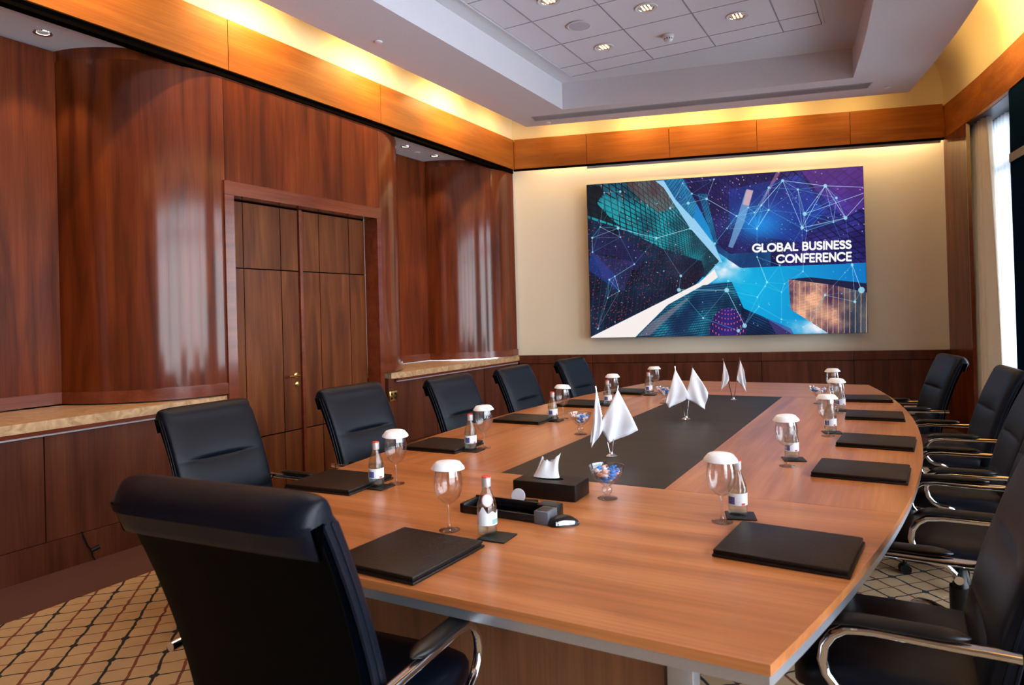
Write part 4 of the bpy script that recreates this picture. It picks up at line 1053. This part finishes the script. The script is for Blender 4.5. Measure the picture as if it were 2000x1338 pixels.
# flags
def flag_stand(x, y, rz, lab, kind):
    t = empty('flag_stand', (x, y, TZp), rz, label=lab, cat='flag', group='white table flags in chrome stands')
    MB().lathe([(0, 0), (.030, 0), (.031, .003), (.022, .008), (.012, .014), (.009, .022), (0, .023)], 28).build('base', chrome, t, True)
    for s, tip, quad in kind:
        q0 = Vector((s*.006, 0, .015)); q1 = Vector((tip[0], 0, tip[1]))
        MB().tube([q0, q1], .0035, 8).build('pole', chrome, t, True)
        MB().tube([q1+Vector((0, 0, -.002)), q1+(q1-q0).normalized()*.012], .0055, 8).build('finial', chrome, t, True)
        Lc, Bc, Rc = quad
        def fn(u, v, Lc=Lc, Bc=Bc, Rc=Rc, q1=q1, s=s):   # kite-shaped fall of the cloth from the pole tip
            x_ = (u*(1-v)*Rc[0]+v*(1-u)*Lc[0]+u*v*Bc[0]); z_ = (u*(1-v)*Rc[1]+v*(1-u)*Lc[1]+u*v*Bc[1])
            y_ = -.010-.018*math.sin(PI*min(1, u+v*.5))*(.3+u)+.007*math.sin(7*(u-v))*(u+v)
            return (q1.x+x_, y_, q1.z-.006+z_)
        f_ = MB().grid(fn, 14, 14).build('flag', whitecloth, t, True, 170); so = f_.modifiers.new('s', 'SOLIDIFY'); so.thickness = .0012
    return t
FR = YAW
flag_stand(-1.299, 3.30, FR, 'nearest pair of white table flags on crossed chrome poles', ((-1, (-.068, .345), ((-.036, -.26), (-.030, -.292), (.032, -.20))), (1, (.042, .345), ((-.100, -.185), (-.048, -.27), (.098, -.21)))))
flag_stand(-1.271, 4.60, FR, 'middle pair of white table flags on crossed chrome poles', ((-1, (-.064, .345), ((-.070, -.22), (-.050, -.262), (.092, -.192))), (1, (.052, .35), ((-.055, -.20), (.074, -.278), (.100, -.17)))))
flag_stand(-1.185, 5.68, FR, 'farthest pair of white table flags hanging limp on chrome poles', ((-1, (-.070, .325), ((-.022, -.19), (-.030, -.245), (.040, -.158))), (1, (.062, .325), ((-.034, -.155), (.042, -.255), (.034, -.13)))))
# tissue box and tissue
tx_ = empty('tissue_box', (-1.248, 2.508, TZp), math.radians(2), label='flat black leather tissue box on the near end of the table', cat='tissue box')
MB().box(-.135, .135, -.075, .075, 0, .066, .004).build('body', leather_brown, tx_, True)
MB().lathe([(.0, .0662), (.055, .0662), (.055, .0668), (.0, .0668)], 30).xf(Matrix.Diagonal((1, .45, 1, 1))).build('slot', black_gap, tx_)
def tis(u, v):
    a = 2*PI*u; c_, s_ = math.cos(a), math.sin(a)
    r = .026*(1-v)+.030+.004*math.sin(5*a)*v
    x = r*c_; y = (r*.42*s_+.006*math.sin(4*a)*v)*(1-.35*v)
    h_ = .064+.034*max(0, c_)**3+.018*max(0, -c_)**6+.004*math.sin(7*a)     # two peaks, the right one higher
    return (x*(1-.25*v)+.030*v*v*max(0, c_)**2+.010*v, y, .068+h_*v)
o = MB().grid(tis, 40, 8).build('tissue', whitepaper, None, True, 60); o.location = (-1.27, 2.512, TZp+.002); o.rotation_euler = (0, 0, .1)
tag(o, 'crumpled white tissue pulled out of the black box', 'tissue')
# presentation cable tray with mouse
dv = empty('cable_tray', (-1.245, 2.20, TZp), math.radians(-1), label='long black desktop cable tray with a grey end block, in front of the tissue box', cat='cable tray')
m = MB().box(-.20, .135, -.055, -.047, .0, .028, .002).box(-.20, .135, .047, .055, .0, .042, .002).box(-.20, .135, -.05, .05, 0, .006).box(-.205, -.185, -.055, .055, 0, .035, .004)
m.build('trough', black_pl, dv, True)
MB().box(-.17, .12, -.042, .0, .006, .014).tube([(-.17, .015, .017), (.0, .022, .020), (.12, .015, .017)], .010, 10).build('cables', black_gap, dv, True)
MB().box(.085, .165, .01, .066, .0, .048, .004).build('rear_block', black_pl, dv, True)
eb = MB().box(.112, .168, -.062, .012, .0, .046, .004).build('end_block', greypl, dv, True); eb['label'] = 'grey end block'
MB().box(.122, .158, -.050, -.004, .0462, .0475).build('button_plate', black_pl, dv)
o = MB()
rings = []
for q, w2, h2 in ((0, .008, .008), (.08, .022, .020), (.25, .030, .032), (.5, .030, .036), (.75, .026, .028), (.92, .018, .016), (1, .006, .006)):
    rings.append([(-.055+.11*q, w2*math.cos(a), max(0, h2*math.sin(a))) for a in [PI*i/10 for i in range(11)]])
o.loft(rings)
ms = o.build('computer_mouse', black_pl, None, True, 60); ms.location = (-1.035, 2.17, TZp+.0005); ms.rotation_euler = (0, 0, math.radians(38)); tag(ms, 'glossy black mouse with a silver side beside the cable tray', 'mouse')
rings = []
for q, w2, h2 in ((.25, .0306, .0325), (.5, .0306, .0366), (.75, .0266, .0286), (.92, .0186, .0166)):
    rings.append([(-.055+.11*q, w2*math.cos(a), h2*math.sin(a)) for a in [PI+PI*.62+PI*.30*i/4-PI*.0 for i in range(5)]])
m = MB()
rr_ = []
for q, w2, h2 in ((.2, .0285, .030), (.45, .0305, .0365), (.75, .0265, .0288), (.95, .013, .014)):
    rr_.append([(-.055+.11*q, -w2*1.02*math.cos(a), h2*1.02*math.sin(a)) for a in [math.radians(12+24*i/4) for i in range(5)]])
m.loft(rr_, closed=False, caps=False).build('silver_side', alu, ms, True)
dk = empty('suction_disc', (-1.31, 2.345, TZp), math.radians(15), label='small round grey disc on a black clip behind the cable tray', cat='desk accessory')
MB().lathe([(0, -.003), (.026, -.003), (.028, 0), (.026, .003), (0, .003)], 28).xf(Matrix.Translation((0, 0, .029)) @ Matrix.Rotation(PI/2-.25, 4, 'X')).build('disc', greydisc, dk, True)
MB().box(-.01, .075, -.006, .022, 0, .012, .003).box(.0, .02, -.004, .01, .01, .022).build('clip', black_pl, dk, True)

# ------------------------------------------------------------------ sockets and loose cable
so_ = empty('socket_plate', (WX-.009, 5.53, .69), label='square brass plate with four small sockets on the panelling right of the door', cat='socket')
MB().box(0, .006, -.062, .062, -.050, .050, .002).build('plate', brass, so_, True)
for a in (-1, 1):
    for b in (-1, 1):
        MB().box(.006, .0075, a*.028-.011, a*.028+.011, b*.022-.011, b*.022+.011).build('outlet', black_pl, so_)
so2 = empty('floor_socket_unit', label='white twin socket unit low on the far wainscot behind the window-side chairs', cat='socket')
so2.matrix_world = FM @ Matrix.Translation((4.83, -.004, .22))
MB().box(-.14, .14, -.03, 0, -.05, .05, .005).build('body', whitepl, so2, True)
for k in (-.05, .05): MB().lathe([(0, -.001), (.02, -.001), (.022, .002), (0, .002)], 18).xf(Matrix.Translation((k, -.031, 0)) @ Matrix.Rotation(PI/2, 4, 'X')).build('outlet', black_pl, so2, True)
cbl = MB().tube([(0, 0, .20), (.004, .01, .16), (.006, .03, .10), (.012, .05, .07)], .005, 8).tube([(.012, .05, .07), (.03, .09, .085)], .014, 8).tube([(.012, .05, .07), (.01, .055, .03), (.012, .07, .003)], .004, 8).build('loose_cable', black_pl, None, True)
cbl.location = (WX+.008, 2.45, 0); tag(cbl, 'loose black cable with a plug hanging from the low cabinet kick board', 'cable')
for o in list(bpy.data.objects):
    if o.type == 'EMPTY' and not o.children: print('EMPTY without parts', o.name)
